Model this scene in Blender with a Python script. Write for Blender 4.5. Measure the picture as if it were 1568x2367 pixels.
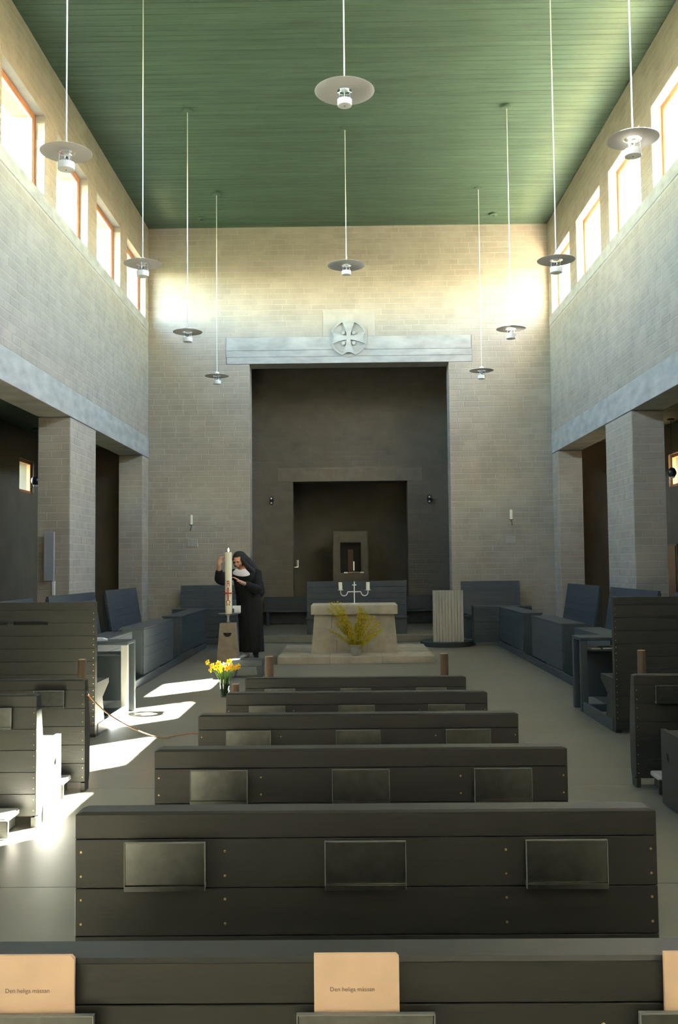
import bpy, bmesh, math, random
from mathutils import Vector, Matrix, Quaternion

random.seed(7)
scn = bpy.context.scene
for o in list(bpy.data.objects):
    bpy.data.objects.remove(o)
COL = scn.collection

# ------------------------------------------------------------------ camera
F_PX, IW, IH = 2200.0, 1568.0, 2367.0
CAM = Vector((-0.03, 0.0, 1.40))
YAW, PITCH, ROLL = 0.01036, 0.05573, 0.0098
fw = Vector((-math.sin(YAW) * math.cos(PITCH), math.cos(YAW) * math.cos(PITCH), math.sin(PITCH)))
rt = Vector((math.cos(YAW), math.sin(YAW), 0))
up = rt.cross(fw)
RX = rt * math.cos(ROLL) - up * math.sin(ROLL)
UX = rt * math.sin(ROLL) + up * math.cos(ROLL)
cam_d = bpy.data.cameras.new('camera')
cam = bpy.data.objects.new('camera', cam_d)
COL.objects.link(cam)
m = Matrix((RX, UX, -fw)).transposed().to_4x4()
m.translation = CAM
cam.matrix_world = m
cam_d.sensor_fit = 'VERTICAL'
cam_d.sensor_height = 36.0
cam_d.lens = 36.0 * F_PX / IH
cam_d.clip_start = 0.02
cam_d.clip_end = 500
scn.camera = cam

# ------------------------------------------------------------------ light
SUN_DIR = Vector((-0.905, -0.93, -1.0)).normalized()      # direction the sunlight travels
SUN_EL = math.asin(-SUN_DIR.z)
world = bpy.data.worlds.new('sky')
scn.world = world
world.use_nodes = True
wn = world.node_tree.nodes
wl = world.node_tree.links
wn.clear()
wo = wn.new('ShaderNodeOutputWorld')
wb = wn.new('ShaderNodeBackground')
sky = wn.new('ShaderNodeTexSky')
sky.sky_type = 'NISHITA'
sky.sun_disc = False
sky.sun_elevation = SUN_EL
sky.sun_rotation = math.atan2(-SUN_DIR.x, -SUN_DIR.y)
sky.air_density = 1.0
sky.dust_density = 0.6
sky.ozone_density = 1.0
wb.inputs['Strength'].default_value = 1.0
tint = wn.new('ShaderNodeMix')          # film white balance
tint.data_type = 'RGBA'
tint.blend_type = 'MULTIPLY'
tint.inputs[0].default_value = 1.0
tint.inputs[7].default_value = (1.0, 0.97, 0.90, 1)
wl.new(sky.outputs[0], tint.inputs[6])
wl.new(tint.outputs[2], wb.inputs['Color'])
wl.new(wb.outputs[0], wo.inputs['Surface'])

sun_d = bpy.data.lights.new('sun', 'SUN')
sun_d.energy = 70.0
sun_d.angle = math.radians(0.53)
sun_d.color = (1.0, 0.93, 0.82)
sun = bpy.data.objects.new('sun', sun_d)
COL.objects.link(sun)
sun.rotation_mode = 'QUATERNION'
sun.rotation_quaternion = SUN_DIR.to_track_quat('-Z', 'Y')
sun.location = (12, 26, 16)

vs = scn.view_settings
vs.view_transform = 'Standard'
vs.look = 'None'
vs.exposure = 3.42
vs.gamma = 1.0
vs.use_curve_mapping = False
scn.cycles.use_denoising = True
scn.cycles.max_bounces = 12
scn.cycles.diffuse_bounces = 8
scn.cycles.glossy_bounces = 4
scn.cycles.transmission_bounces = 8
scn.cycles.transparent_max_bounces = 12
scn.cycles.sample_clamp_indirect = 10.0
scn.cycles.caustics_reflective = False
scn.cycles.caustics_refractive = False

# ------------------------------------------------------------------ materials
MATS = {}
def mat(name, col, rough=0.7, metal=0.0, spec=0.5, var=0.0, noise=0.0, nscale=8.0, stretch=(1, 1, 1),
        bump=0.0, bscale=60.0, emis=None, estr=0.0, trans=0.0, ior=1.45, isl=False, col2=None):
    mt = bpy.data.materials.new(name)
    mt.use_nodes = True
    nt = mt.node_tree
    N, L = nt.nodes, nt.links
    N.clear()
    out = N.new('ShaderNodeOutputMaterial')
    b = N.new('ShaderNodeBsdfPrincipled')
    L.new(b.outputs[0], out.inputs[0])
    b.inputs['Base Color'].default_value = (*col, 1)
    b.inputs['Roughness'].default_value = rough
    b.inputs['Metallic'].default_value = metal
    b.inputs['Specular IOR Level'].default_value = spec
    b.inputs['Transmission Weight'].default_value = trans
    b.inputs['IOR'].default_value = ior
    if emis:
        b.inputs['Emission Color'].default_value = (*emis, 1)
        b.inputs['Emission Strength'].default_value = estr
    cur = None
    tc = None
    if noise or bump or col2:
        tc = N.new('ShaderNodeTexCoord')
        mp = N.new('ShaderNodeMapping')
        mp.inputs['Scale'].default_value = stretch
        geo = N.new('ShaderNodeNewGeometry')
        L.new(geo.outputs['Position'], mp.inputs[0])
    if noise:
        nz = N.new('ShaderNodeTexNoise')
        nz.inputs['Scale'].default_value = nscale
        nz.inputs['Detail'].default_value = 5
        L.new(mp.outputs[0], nz.inputs['Vector'])
        mx = N.new('ShaderNodeMix')
        mx.data_type = 'RGBA'
        c2 = col2 if col2 else tuple(c * (1 - noise) for c in col)
        mx.inputs[6].default_value = (*c2, 1)
        mx.inputs[7].default_value = (*[min(1, c * (1 + noise * 0.6)) for c in col], 1)
        cr = N.new('ShaderNodeMapRange')
        cr.inputs[1].default_value = 0.3
        cr.inputs[2].default_value = 0.7
        L.new(nz.outputs[0], cr.inputs[0])
        L.new(cr.outputs[0], mx.inputs[0])
        cur = mx.outputs[2]
    if var:
        hs = N.new('ShaderNodeHueSaturation')
        if cur:
            L.new(cur, hs.inputs['Color'])
        else:
            hs.inputs['Color'].default_value = (*col, 1)
        oi = N.new('ShaderNodeObjectInfo')
        g2 = N.new('ShaderNodeNewGeometry')
        ad = N.new('ShaderNodeMath')
        ad.operation = 'ADD'
        L.new(oi.outputs['Random'], ad.inputs[0])
        L.new(g2.outputs['Random Per Island'], ad.inputs[1])
        fr = N.new('ShaderNodeMath')
        fr.operation = 'FRACT'
        L.new(ad.outputs[0], fr.inputs[0])
        mr = N.new('ShaderNodeMapRange')
        mr.inputs[3].default_value = 1 - var
        mr.inputs[4].default_value = 1 + var
        L.new(fr.outputs[0], mr.inputs[0])
        L.new(mr.outputs[0], hs.inputs['Value'])
        cur = hs.outputs[0]
    if cur:
        L.new(cur, b.inputs['Base Color'])
    if bump:
        n2 = N.new('ShaderNodeTexNoise')
        n2.inputs['Scale'].default_value = bscale
        n2.inputs['Detail'].default_value = 4
        L.new(mp.outputs[0], n2.inputs['Vector'])
        bp = N.new('ShaderNodeBump')
        bp.inputs['Strength'].default_value = bump
        bp.inputs['Distance'].default_value = 0.01
        L.new(n2.outputs[0], bp.inputs['Height'])
        L.new(bp.outputs[0], b.inputs['Normal'])
    MATS[name] = mt
    return mt

def glass_mat(name, tint, refl):
    mt = bpy.data.materials.new(name)
    mt.use_nodes = True
    N, L = mt.node_tree.nodes, mt.node_tree.links
    N.clear()
    out = N.new('ShaderNodeOutputMaterial')
    t = N.new('ShaderNodeBsdfTransparent')
    t.inputs[0].default_value = (*tint, 1)
    g = N.new('ShaderNodeBsdfGlossy')
    g.inputs['Roughness'].default_value = 0.02
    mx = N.new('ShaderNodeMixShader')
    mx.inputs[0].default_value = refl
    L.new(t.outputs[0], mx.inputs[1])
    L.new(g.outputs[0], mx.inputs[2])
    L.new(mx.outputs[0], out.inputs[0])
    MATS[name] = mt

mat('brick', (0.38, 0.335, 0.265), 0.85, var=0.04, noise=0.12, nscale=3.0, bump=0.25, bscale=70)
mat('brick_shaded', (0.20, 0.18, 0.14), 0.9, var=0.05, noise=0.12, nscale=3.0, bump=0.2, bscale=70)  # same brick, darkened so the apse's shade sits in the colour
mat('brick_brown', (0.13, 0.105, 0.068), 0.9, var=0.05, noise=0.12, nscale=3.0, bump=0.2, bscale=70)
mat('mortar', (0.42, 0.385, 0.325), 0.9, noise=0.1, nscale=5)
mat('concrete', (0.41, 0.40, 0.36), 0.8, noise=0.22, nscale=3.0, stretch=(1, 1, 2.5), bump=0.2, bscale=25)
mat('floor', (0.205, 0.198, 0.158), 0.42, noise=0.10, nscale=1.3, bump=0.03, bscale=60)
mat('joint', (0.08, 0.075, 0.065), 0.9)
mat('ceil', (0.095, 0.15, 0.10), 0.75, var=0.07, noise=0.18, nscale=2.0, stretch=(0.5, 6, 1), bump=0.1)
mat('ceil_gap', (0.05, 0.075, 0.045), 0.9)
mat('paint', (0.031, 0.033, 0.0285), 0.40, var=0.05, noise=0.12, nscale=6.0, stretch=(0.3, 0.3, 4), bump=0.05, bscale=40)
mat('bench', (0.052, 0.067, 0.076), 0.45, var=0.05, noise=0.10, nscale=6.0, bump=0.05, bscale=40)
mat('brass', (0.75, 0.58, 0.28), 0.3, 1.0)
mat('rimmetal', (0.22, 0.23, 0.21), 0.45)
mat('steel', (0.25, 0.26, 0.24), 0.28, 1.0, noise=0.15, nscale=30)
mat('lampgrey', (0.52, 0.50, 0.46), 0.5)
mat('lampwhite', (0.75, 0.75, 0.72), 0.45)
mat('chrome', (0.75, 0.75, 0.75), 0.2, 1.0)
mat('cord', (0.70, 0.70, 0.66), 0.5)
mat('frame', (0.50, 0.20, 0.075), 0.5, noise=0.2, nscale=6)
mat('altar', (0.44, 0.40, 0.31), 0.8, var=0.05, noise=0.18, nscale=7, bump=0.2, bscale=60)
mat('stone', (0.33, 0.27, 0.19), 0.8, noise=0.2, nscale=9, bump=0.2, bscale=60)
mat('ambo', (0.46, 0.44, 0.37), 0.8, noise=0.15, nscale=6, stretch=(6, 6, 0.5))
mat('darkbase', (0.045, 0.05, 0.05), 0.6)
mat('wood', (0.13, 0.085, 0.05), 0.6, noise=0.3, nscale=8, stretch=(4, 4, 0.4))
mat('woodlight', (0.40, 0.30, 0.18), 0.6)
mat('wax', (0.86, 0.82, 0.62), 0.5)
mat('redwax', (0.55, 0.045, 0.03), 0.5)
mat('paleredwax', (0.72, 0.38, 0.27), 0.5)
mat('whitemetal', (0.80, 0.82, 0.80), 0.4)
mat('silver', (0.72, 0.72, 0.70), 0.28, 0.9)
mat('bronze', (0.10, 0.065, 0.04), 0.45, 0.5)
mat('black', (0.012, 0.012, 0.012), 0.3)
mat('habit', (0.010, 0.010, 0.009), 0.9, noise=0.2, nscale=10)
mat('veil', (0.014, 0.015, 0.014), 0.8)
mat('linen', (0.78, 0.76, 0.76), 0.8)
mat('skin', (0.56, 0.31, 0.20), 0.55)
mat('lips', (0.42, 0.13, 0.10), 0.5)
mat('hair', (0.03, 0.02, 0.015), 0.6)
mat('whiteshoe', (0.85, 0.85, 0.84), 0.6)
mat('bluemark', (0.05, 0.08, 0.20), 0.5)
mat('petal', (0.90, 0.66, 0.05), 0.5)
mat('corona', (0.85, 0.42, 0.02), 0.5)
mat('stem', (0.10, 0.25, 0.035), 0.5)
mat('twig', (0.12, 0.09, 0.03), 0.8)
mat('blossom', (0.52, 0.43, 0.025), 0.6, var=0.2)
mat('pot', (0.40, 0.39, 0.31), 0.5)
mat('book', (0.72, 0.53, 0.37), 0.7, noise=0.06, nscale=20)
mat('paper', (0.80, 0.79, 0.75), 0.8)
mat('ink', (0.14, 0.11, 0.09), 0.8)
mat('orange_cable', (0.45, 0.17, 0.05), 0.5)
mat('flame', (1, 0.8, 0.5), 0.5, emis=(1.0, 0.62, 0.28), estr=30)
mat('roofing', (0.55, 0.39, 0.21), 0.9, noise=0.1, nscale=2)
mat('outwall', (0.72, 0.70, 0.66), 0.85)
mat('ground', (0.035, 0.045, 0.02), 0.95, noise=0.3, nscale=0.6)
mat('tabernacle', (0.24, 0.215, 0.165), 0.8, noise=0.15, nscale=6)
mat('sunlit_post', (0.40, 0.41, 0.39), 0.5)  # pale colour stands in for sunlight on the left desk's aisle post
mat('darkrecess', (0.03, 0.027, 0.02), 0.7)
mat('panelgrey', (0.30, 0.32, 0.33), 0.6)
glass_mat('pane', (0.97, 0.985, 0.98), 0.06)
mat('vaseglass', (0.85, 0.93, 0.88), 0.03, trans=1.0, ior=1.4)

# ------------------------------------------------------------------ helpers
class MB:
    """collects geometry for one mesh"""
    def __init__(s):
        s.v, s.f = [], []
    def add(s, verts, faces):
        n = len(s.v)
        s.v += [tuple(v) for v in verts]
        s.f += [tuple(i + n for i in f) for f in faces]
        return s
    def box(s, x0, x1, y0, y1, z0, z1):
        v = [(x0, y0, z0), (x1, y0, z0), (x1, y1, z0), (x0, y1, z0), (x0, y0, z1), (x1, y0, z1), (x1, y1, z1), (x0, y1, z1)]
        return s.add(v, [(0, 3, 2, 1), (4, 5, 6, 7), (0, 1, 5, 4), (1, 2, 6, 5), (2, 3, 7, 6), (3, 0, 4, 7)])
    def cbox(s, x0, x1, y0, y1, z0, z1, c=0.004):
        """box with chamfered edges"""
        X, Y, Z = (x0, x1), (y0, y1), (z0, z1)
        bm = bmesh.new()
        vs_ = [bm.verts.new((X[i], Y[j], Z[k])) for i in (0, 1) for j in (0, 1) for k in (0, 1)]
        idx = lambda i, j, k: vs_[i * 4 + j * 2 + k]
        for q in [((0,0,0),(0,0,1),(0,1,1),(0,1,0)), ((1,0,0),(1,1,0),(1,1,1),(1,0,1)), ((0,0,0),(1,0,0),(1,0,1),(0,0,1)),
                  ((0,1,0),(0,1,1),(1,1,1),(1,1,0)), ((0,0,0),(0,1,0),(1,1,0),(1,0,0)), ((0,0,1),(1,0,1),(1,1,1),(0,1,1))]:
            bm.faces.new([idx(*p) for p in q])
        bmesh.ops.bevel(bm, geom=list(bm.edges), offset=c, segments=1, affect='EDGES')
        bm.verts.index_update()
        s.add([v.co[:] for v in bm.verts], [[v.index for v in f.verts] for f in bm.faces])
        bm.free()
        return s
    def lathe(s, prof, c=(0, 0, 0), n=24, cap=True):
        """prof: list of (r, z) from bottom to top"""
        vs_, fs = [], []
        for r, z in prof:
            for i in range(n):
                a = 2 * math.pi * i / n
                vs_.append((c[0] + r * math.cos(a), c[1] + r * math.sin(a), c[2] + z))
        for k in range(len(prof) - 1):
            for i in range(n):
                j = (i + 1) % n
                fs.append((k * n + i, k * n + j, (k + 1) * n + j, (k + 1) * n + i))
        if cap:
            fs.append(tuple(reversed(range(n))))
            fs.append(tuple(range((len(prof) - 1) * n, len(prof) * n)))
        return s.add(vs_, fs)
    def tube(s, pts, r, n=8, cap=True):
        """pts: list of points, r: radius or list"""
        P = [Vector(p) for p in pts]
        R = r if isinstance(r, (list, tuple)) else [r] * len(P)
        vs_, fs = [], []
        prev = None
        for i, p in enumerate(P):
            d = (P[min(i + 1, len(P) - 1)] - P[max(i - 1, 0)]).normalized()
            if prev is None:
                a = d.orthogonal().normalized()
            else:
                a = (prev - d * prev.dot(d))
                a = a.normalized() if a.length > 1e-6 else d.orthogonal().normalized()
            prev = a
            b = d.cross(a)
            for k in range(n):
                t = 2 * math.pi * k / n
                vs_.append(p + (a * math.cos(t) + b * math.sin(t)) * R[i])
        for i in range(len(P) - 1):
            for k in range(n):
                j = (k + 1) % n
                fs.append((i * n + k, i * n + j, (i + 1) * n + j, (i + 1) * n + k))
        if cap:
            fs.append(tuple(reversed(range(n))))
            fs.append(tuple(range((len(P) - 1) * n, len(P) * n)))
        return s.add(vs_, fs)
    def sphere(s, c, r, n=12, m_=8):
        rx, ry, rz = r if isinstance(r, (list, tuple)) else (r, r, r)
        vs_ = [(c[0], c[1], c[2] - rz)]
        fs = []
        for k in range(1, m_):
            ph = -math.pi / 2 + math.pi * k / m_
            for i in range(n):
                a = 2 * math.pi * i / n
                vs_.append((c[0] + rx * math.cos(ph) * math.cos(a), c[1] + ry * math.cos(ph) * math.sin(a), c[2] + rz * math.sin(ph)))
        vs_.append((c[0], c[1], c[2] + rz))
        for i in range(n):
            j = (i + 1) % n
            fs.append((0, 1 + j, 1 + i))
            for k in range(m_ - 2):
                a0 = 1 + k * n
                fs.append((a0 + i, a0 + j, a0 + n + j, a0 + n + i))
            a0 = 1 + (m_ - 2) * n
            fs.append((a0 + i, a0 + j, len(vs_) - 1))
        return s.add(vs_, fs)
    def prism(s, poly, axis, a0, a1):
        """poly in the two other axes (in x,y,z order), extruded along axis from a0 to a1"""
        n = len(poly)
        def P(p, a):
            if axis == 'x': return (a, p[0], p[1])
            if axis == 'y': return (p[0], a, p[1])
            return (p[0], p[1], a)
        vs_ = [P(p, a0) for p in poly] + [P(p, a1) for p in poly]
        fs = [tuple(range(n)), tuple(reversed(range(n, 2 * n)))]
        for i in range(n):
            j = (i + 1) % n
            fs.append((i, i + n, j + n, j))
        return s.add(vs_, fs)
    def mesh(s, name):
        me = bpy.data.meshes.new(name)
        me.from_pydata(s.v, [], s.f)
        bm = bmesh.new()
        bm.from_mesh(me)
        bmesh.ops.recalc_face_normals(bm, faces=bm.faces)
        bm.to_mesh(me)
        bm.free()
        return me
    def build(s, name, material, parent=None, smooth=False, loc=None):
        me = s.mesh(name)
        me.materials.append(MATS[material])
        if smooth:
            me.shade_smooth()
            if smooth == 'auto':
                me.set_sharp_from_angle(angle=math.radians(40))
        o = bpy.data.objects.new(name, me)
        COL.objects.link(o)
        if parent: o.parent = parent
        if loc: o.location = loc
        return o

def tag(o, label=None, cat=None, group=None, kind=None):
    if label: o['label'] = label
    if cat: o['category'] = cat
    if group: o['group'] = group
    if kind: o['kind'] = kind
    return o
def struct(o, label=None, cat=None):
    return tag(o, label, cat, kind='structure')
def empty(name, loc=(0, 0, 0), rz=0):
    e = bpy.data.objects.new(name, None)
    e.empty_display_size = 0.05
    COL.objects.link(e)
    e.location = loc
    e.rotation_euler = (0, 0, rz)
    return e
def thing(name, label, cat, loc=(0, 0, 0), rz=0, group=None):
    return tag(empty(name, loc, rz), label, cat, group)
def copy_tree(o, parent=None):
    c = o.copy()
    COL.objects.link(c)
    c.parent = parent
    for ch in o.children:
        copy_tree(ch, c)
    return c
def lin(a, b, n):
    return [a + (b - a) * i / (n - 1) for i in range(n)]

# ------------------------------------------------------------------ main measures
HW = 3.95            # half width of the nave
WT = 0.45            # wall thickness
YB = 18.5            # back wall
YF = -3.2            # wall behind the camera
ZC = 8.10            # ceiling
BEAM0, BEAM1 = 3.53, 3.93
SILL, HEAD = 6.22, 7.30
WW, WP = 1.55, 2.05
WIN = [(18.25 - WP * k - WW, 18.25 - WP * k) for k in range(10)]
PILL = [(18.0, YB), (13.3, 14.65), (8.6, 9.95), (3.9, 5.25), (-0.8, 0.55), (YF, -2.6)]
XA = 5.5             # aisle outer wall
ZA = 3.75            # aisle ceiling
def fz(y):
    return max(0.0, 0.032 * (6.6 - y))

# ------------------------------------------------------------------ bricks
BL, BH, GAP = 0.29, 0.109, 0.013
def brick_cells(u0, u1, z0, z1, holes=(), seed=0, zbase=0.0, ubase=0.0):
    rnd = random.Random(seed)
    cells = []
    k0 = int(math.floor((z0 - zbase) / BH))
    k = k0
    while zbase + k * BH < z1 - 0.01:
        a, b = max(z0, zbase + k * BH), min(z1, zbase + (k + 1) * BH)
        off = (0.5 * BL if k % 2 else 0) + rnd.choice((0, 0, 0.07, -0.06))
        # free spans of this course
        spans = [(u0, u1)]
        for (h0, h1, g0, g1) in holes:
            if g0 < b - 0.02 and g1 > a + 0.02:
                ns = []
                for s0, s1 in spans:
                    if h1 <= s0 or h0 >= s1:
                        ns.append((s0, s1))
                    else:
                        if h0 > s0: ns.append((s0, h0))
                        if h1 < s1: ns.append((h1, s1))
                spans = ns
        for s0, s1 in spans:
            n = int(math.floor((s0 - ubase - off) / BL))
            x = s0
            while x < s1 - 0.005:
                e = ubase + off + (n + 1) * BL
                n += 1
                if e - x < 0.05: continue
                if s1 - e < 0.05: e = s1
                e = min(e, s1)
                cells.append((x + GAP / 2, e - GAP / 2, a + GAP / 2, b - GAP / 2))
                x = e
        k += 1
    return cells
BR_CACHE = {}
def brick_mesh(du, dz, plane, sgn, mt='brick'):
    key = (round(du, 2), round(dz, 2), plane, sgn, mt)
    if key not in BR_CACHE:
        D = 0.012
        mb = MB()
        c = 0.003
        h, w = dz / 2, du / 2
        # front frame chamfered, open at the back
        def P(u, d, z):
            return (u, d * sgn, z) if plane == 'y' else (d * sgn, u, z)
        ring0 = [P(-w, D, -h), P(w, D, -h), P(w, D, h), P(-w, D, h)]
        ring1 = [P(-w, c, -h), P(w, c, -h), P(w, c, h), P(-w, c, h)]
        ring2 = [P(-w + c, 0, -h + c), P(w - c, 0, -h + c), P(w - c, 0, h - c), P(-w + c, 0, h - c)]
        fs = [(8, 9, 10, 11), (3, 2, 1, 0)]
        for i in range(4):
            j = (i + 1) % 4
            fs += [(i, j, j + 4, i + 4), (i + 4, j + 4, j + 8, i + 8)]
        mb.add(ring0 + ring1 + ring2, fs)
        me = mb.mesh('brick')
        me.materials.append(MATS[mt])
        BR_CACHE[key] = me
    return BR_CACHE[key]
def lay_bricks(cells, plane, d, sgn, parent, order, maxn=300, proud=0.003, mt='brick'):
    """plane 'y': wall at y=d facing -y (sgn=1: brick body goes to +d); plane 'x' likewise"""
    cells = sorted(cells, key=order)
    rest = MB()
    for i, (a, b, z0, z1) in enumerate(cells):
        dd = d - sgn * (proud + random.uniform(-0.0015, 0.0015))
        me = brick_mesh(b - a, z1 - z0, plane, sgn, mt)
        u, z = (a + b) / 2, (z0 + z1) / 2
        loc = (u, dd, z) if plane == 'y' else (dd, u, z)
        if i < maxn:
            o = bpy.data.objects.new('brick', me)
            COL.objects.link(o)
            o.location = loc
            o.parent = parent
        else:
            rest.add([(v.co.x + loc[0], v.co.y + loc[1], v.co.z + loc[2]) for v in me.vertices], [tuple(p.vertices) for p in me.polygons])
    if rest.v:
        r = rest.build('brickwork', mt, parent)
        r['kind'] = 'stuff'
        return r

# ------------------------------------------------------------------ floor
mb = MB()
ys = [YF - 0.5, 6.6, YB + 5.0]
for i in range(2):
    y0, y1 = ys[i], ys[i + 1]
    a, b = fz(y0) - 0.02, fz(y1) - 0.02
    mb.add([(-XA - .4, y0, a), (XA + .4, y0, a), (XA + .4, y1, b), (-XA - .4, y1, b),
            (-XA - .4, y0, -0.3), (XA + .4, y0, -0.3), (XA + .4, y1, -0.3), (-XA - .4, y1, -0.3)],
           [(0, 1, 2, 3), (7, 6, 5, 4), (0, 4, 5, 1), (1, 5, 6, 2), (2, 6, 7, 3), (3, 7, 4, 0)])
floor = struct(mb.build('floor', 'joint'))
edges = [YF - 0.5, 0.0, 2.0, 4.0, 6.02, 6.6, YB + 5.0]
for i in range(len(edges) - 1):
    y0, y1 = edges[i], edges[i + 1]
    g0 = 0.0 if y0 == 6.6 or i == 0 else 0.003
    g1 = 0.0 if y1 == 6.6 else 0.003
    y0 += g0; y1 -= g1
    a, b = fz(y0), fz(y1)
    MB().add([(-XA - .4, y0, a), (XA + .4, y0, a), (XA + .4, y1, b), (-XA - .4, y1, b),
              (-XA - .4, y0, a - .02), (XA + .4, y0, a - .02), (XA + .4, y1, b - .02), (-XA - .4, y1, b - .02)],
             [(0, 1, 2, 3), (7, 6, 5, 4), (0, 4, 5, 1), (1, 5, 6, 2), (2, 6, 7, 3), (3, 7, 4, 0)]).build('floor_slab', 'floor', floor)

# ------------------------------------------------------------------ ceiling of boards
ceiling = struct(MB().box(-HW - WT, HW + WT, YF - WT, YB + WT, ZC + 0.02, ZC + 0.5).build('ceiling', 'ceil_gap'))
BW = 0.118
bmesh_board = MB().cbox(-HW, HW, 0.003, BW - 0.003, 0.0, 0.02, 0.003).mesh('ceiling_board')
bmesh_board.materials.append(MATS['ceil'])
y = YB - BW
while y > YF:
    o = bpy.data.objects.new('ceiling_board', bmesh_board)
    COL.objects.link(o)
    o.parent = ceiling
    o.location = (0, y, ZC + random.uniform(-0.0015, 0.0015))
    y -= BW

# ------------------------------------------------------------------ back wall with the opening to the apse
OX, OZ = 1.96, 5.36
mb = MB()
mb.box(-HW - WT, -OX, YB, YB + WT, 0, ZC)
mb.box(OX, HW + WT, YB, YB + WT, 0, ZC)
mb.box(-OX, OX, YB, YB + WT, OZ, ZC)
wall_back = struct(mb.build('wall_back', 'mortar'))
LZ0, LZ1, LX = 5.36, 5.89, 2.41
holes = [(-OX, OX, 0, OZ), (-LX, LX, LZ0, LZ1), (-0.50, 0.52, LZ1, 6.36)]
cells = brick_cells(-HW, HW, 0, ZC, holes, 3)
lay_bricks(cells, 'y', YB, 1, wall_back, lambda c: -c[2])
# soffit and jambs of the opening
lay_bricks(brick_cells(YB + .005, YB + WT, 0, OZ, (), 4), 'x', -OX, -1, wall_back, lambda c: c[2], 0)
lay_bricks(brick_cells(YB + .005, YB + WT, 0, OZ, (), 5), 'x', OX, 1, wall_back, lambda c: c[2], 0)
lintel = MB().box(-LX, LX, YB - 0.004, YB + 0.01, LZ0, LZ1).build('lintel', 'joint', wall_back)
hh = [LZ0, LZ0 + 0.135, LZ0 + 0.265, LZ1]
for i in range(3):
    MB().cbox(-LX + random.uniform(0, .01), LX - random.uniform(0, .01), YB - 0.016 - 0.002 * i, YB + 0.004, hh[i] + 0.002, hh[i + 1] - 0.002, 0.003).build('lintel_board', 'concrete', lintel)
MB().cbox(-0.50, 0.52, YB - 0.008, YB + 0.006, LZ1 + 0.002, 6.36, 0.004).build('stone_slab', 'mortar', wall_back)

# carved wheel cross
cx_, cz_ = 0.0, 5.845
cross = tag(MB().lathe([(0.372, -0.012), (0.37, 0.0)], (0, 0, 0), 64).build('cross_relief', 'concrete', wall_back), 'round carved stone cross relief above the opening')
cross.rotation_euler = (math.pi / 2, 0, 0)
cross.location = (cx_, YB - 0.027, cz_)
def arm(ang):
    pts = []
    w0, w1, L0, L1 = 0.035, 0.135, 0.0, 0.36
    N_ = 8
    left = [(-(w0 + (w1 - w0) * (t ** 1.8)), L0 + (L1 - 0.02 - L0) * t) for t in lin(0, 1, N_)]
    right = [(-p[0], p[1]) for p in left]
    topc = []
    for t in lin(0, 1, 9):
        x = -w1 + 2 * w1 * t
        topc.append((x, L1 - 0.075 * (1 - (x / w1) ** 2)))
    poly = left + topc[1:-1] + right[::-1]
    c, s_ = math.cos(ang), math.sin(ang)
    return [(x * c - y * s_, x * s_ + y * c) for x, y in poly]
for k in range(4):
    mb = MB()
    mb.prism(arm(k * math.pi / 2), 'z', 0.0, 0.050 + 0.0005 * k)
    mb.build('cross_arm', 'concrete', cross)
for k in range(4):
    a = math.pi / 4 + k * math.pi / 2
    MB().lathe([(0.040, 0), (0.040, 0.035), (0.028, 0.045)], (0.145 * math.cos(a), 0.145 * math.sin(a), 0), 20).build('boss', 'concrete', cross)
    # rim segment between the arms
    mb = MB()
    pts = [(r_ * math.cos(t), r_ * math.sin(t)) for r_, rng in ((0.362, lin(a - 0.42, a + 0.42, 10)), (0.328, lin(a + 0.42, a - 0.42, 10))) for t in rng]
    mb.prism(pts, 'z', 0, 0.045).build('rim', 'concrete', cross)

# consecration cross tiles on the back wall
def wall_tile(x, label):
    t = tag(MB().cbox(-0.10, 0.10, -0.016, 0.0, -0.075, 0.075, 0.004).build('cross_tile', 'concrete'), label, 'wall tile', 'consecration tiles')
    t.location = (x, YB - 0.006, 1.86)
    for (a, b, c, d) in ((-0.012, 0.012, -0.06, 0.06), (-0.06, 0.06, -0.012, 0.012)):
        MB().box(a, b, -0.022, -0.012, c, d).build('carved_bar', 'mortar', t)
wall_tile(-3.08, 'small carved stone tile below the candle left of the opening')
wall_tile(3.10, 'small carved stone tile below the candle right of the opening')

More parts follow.
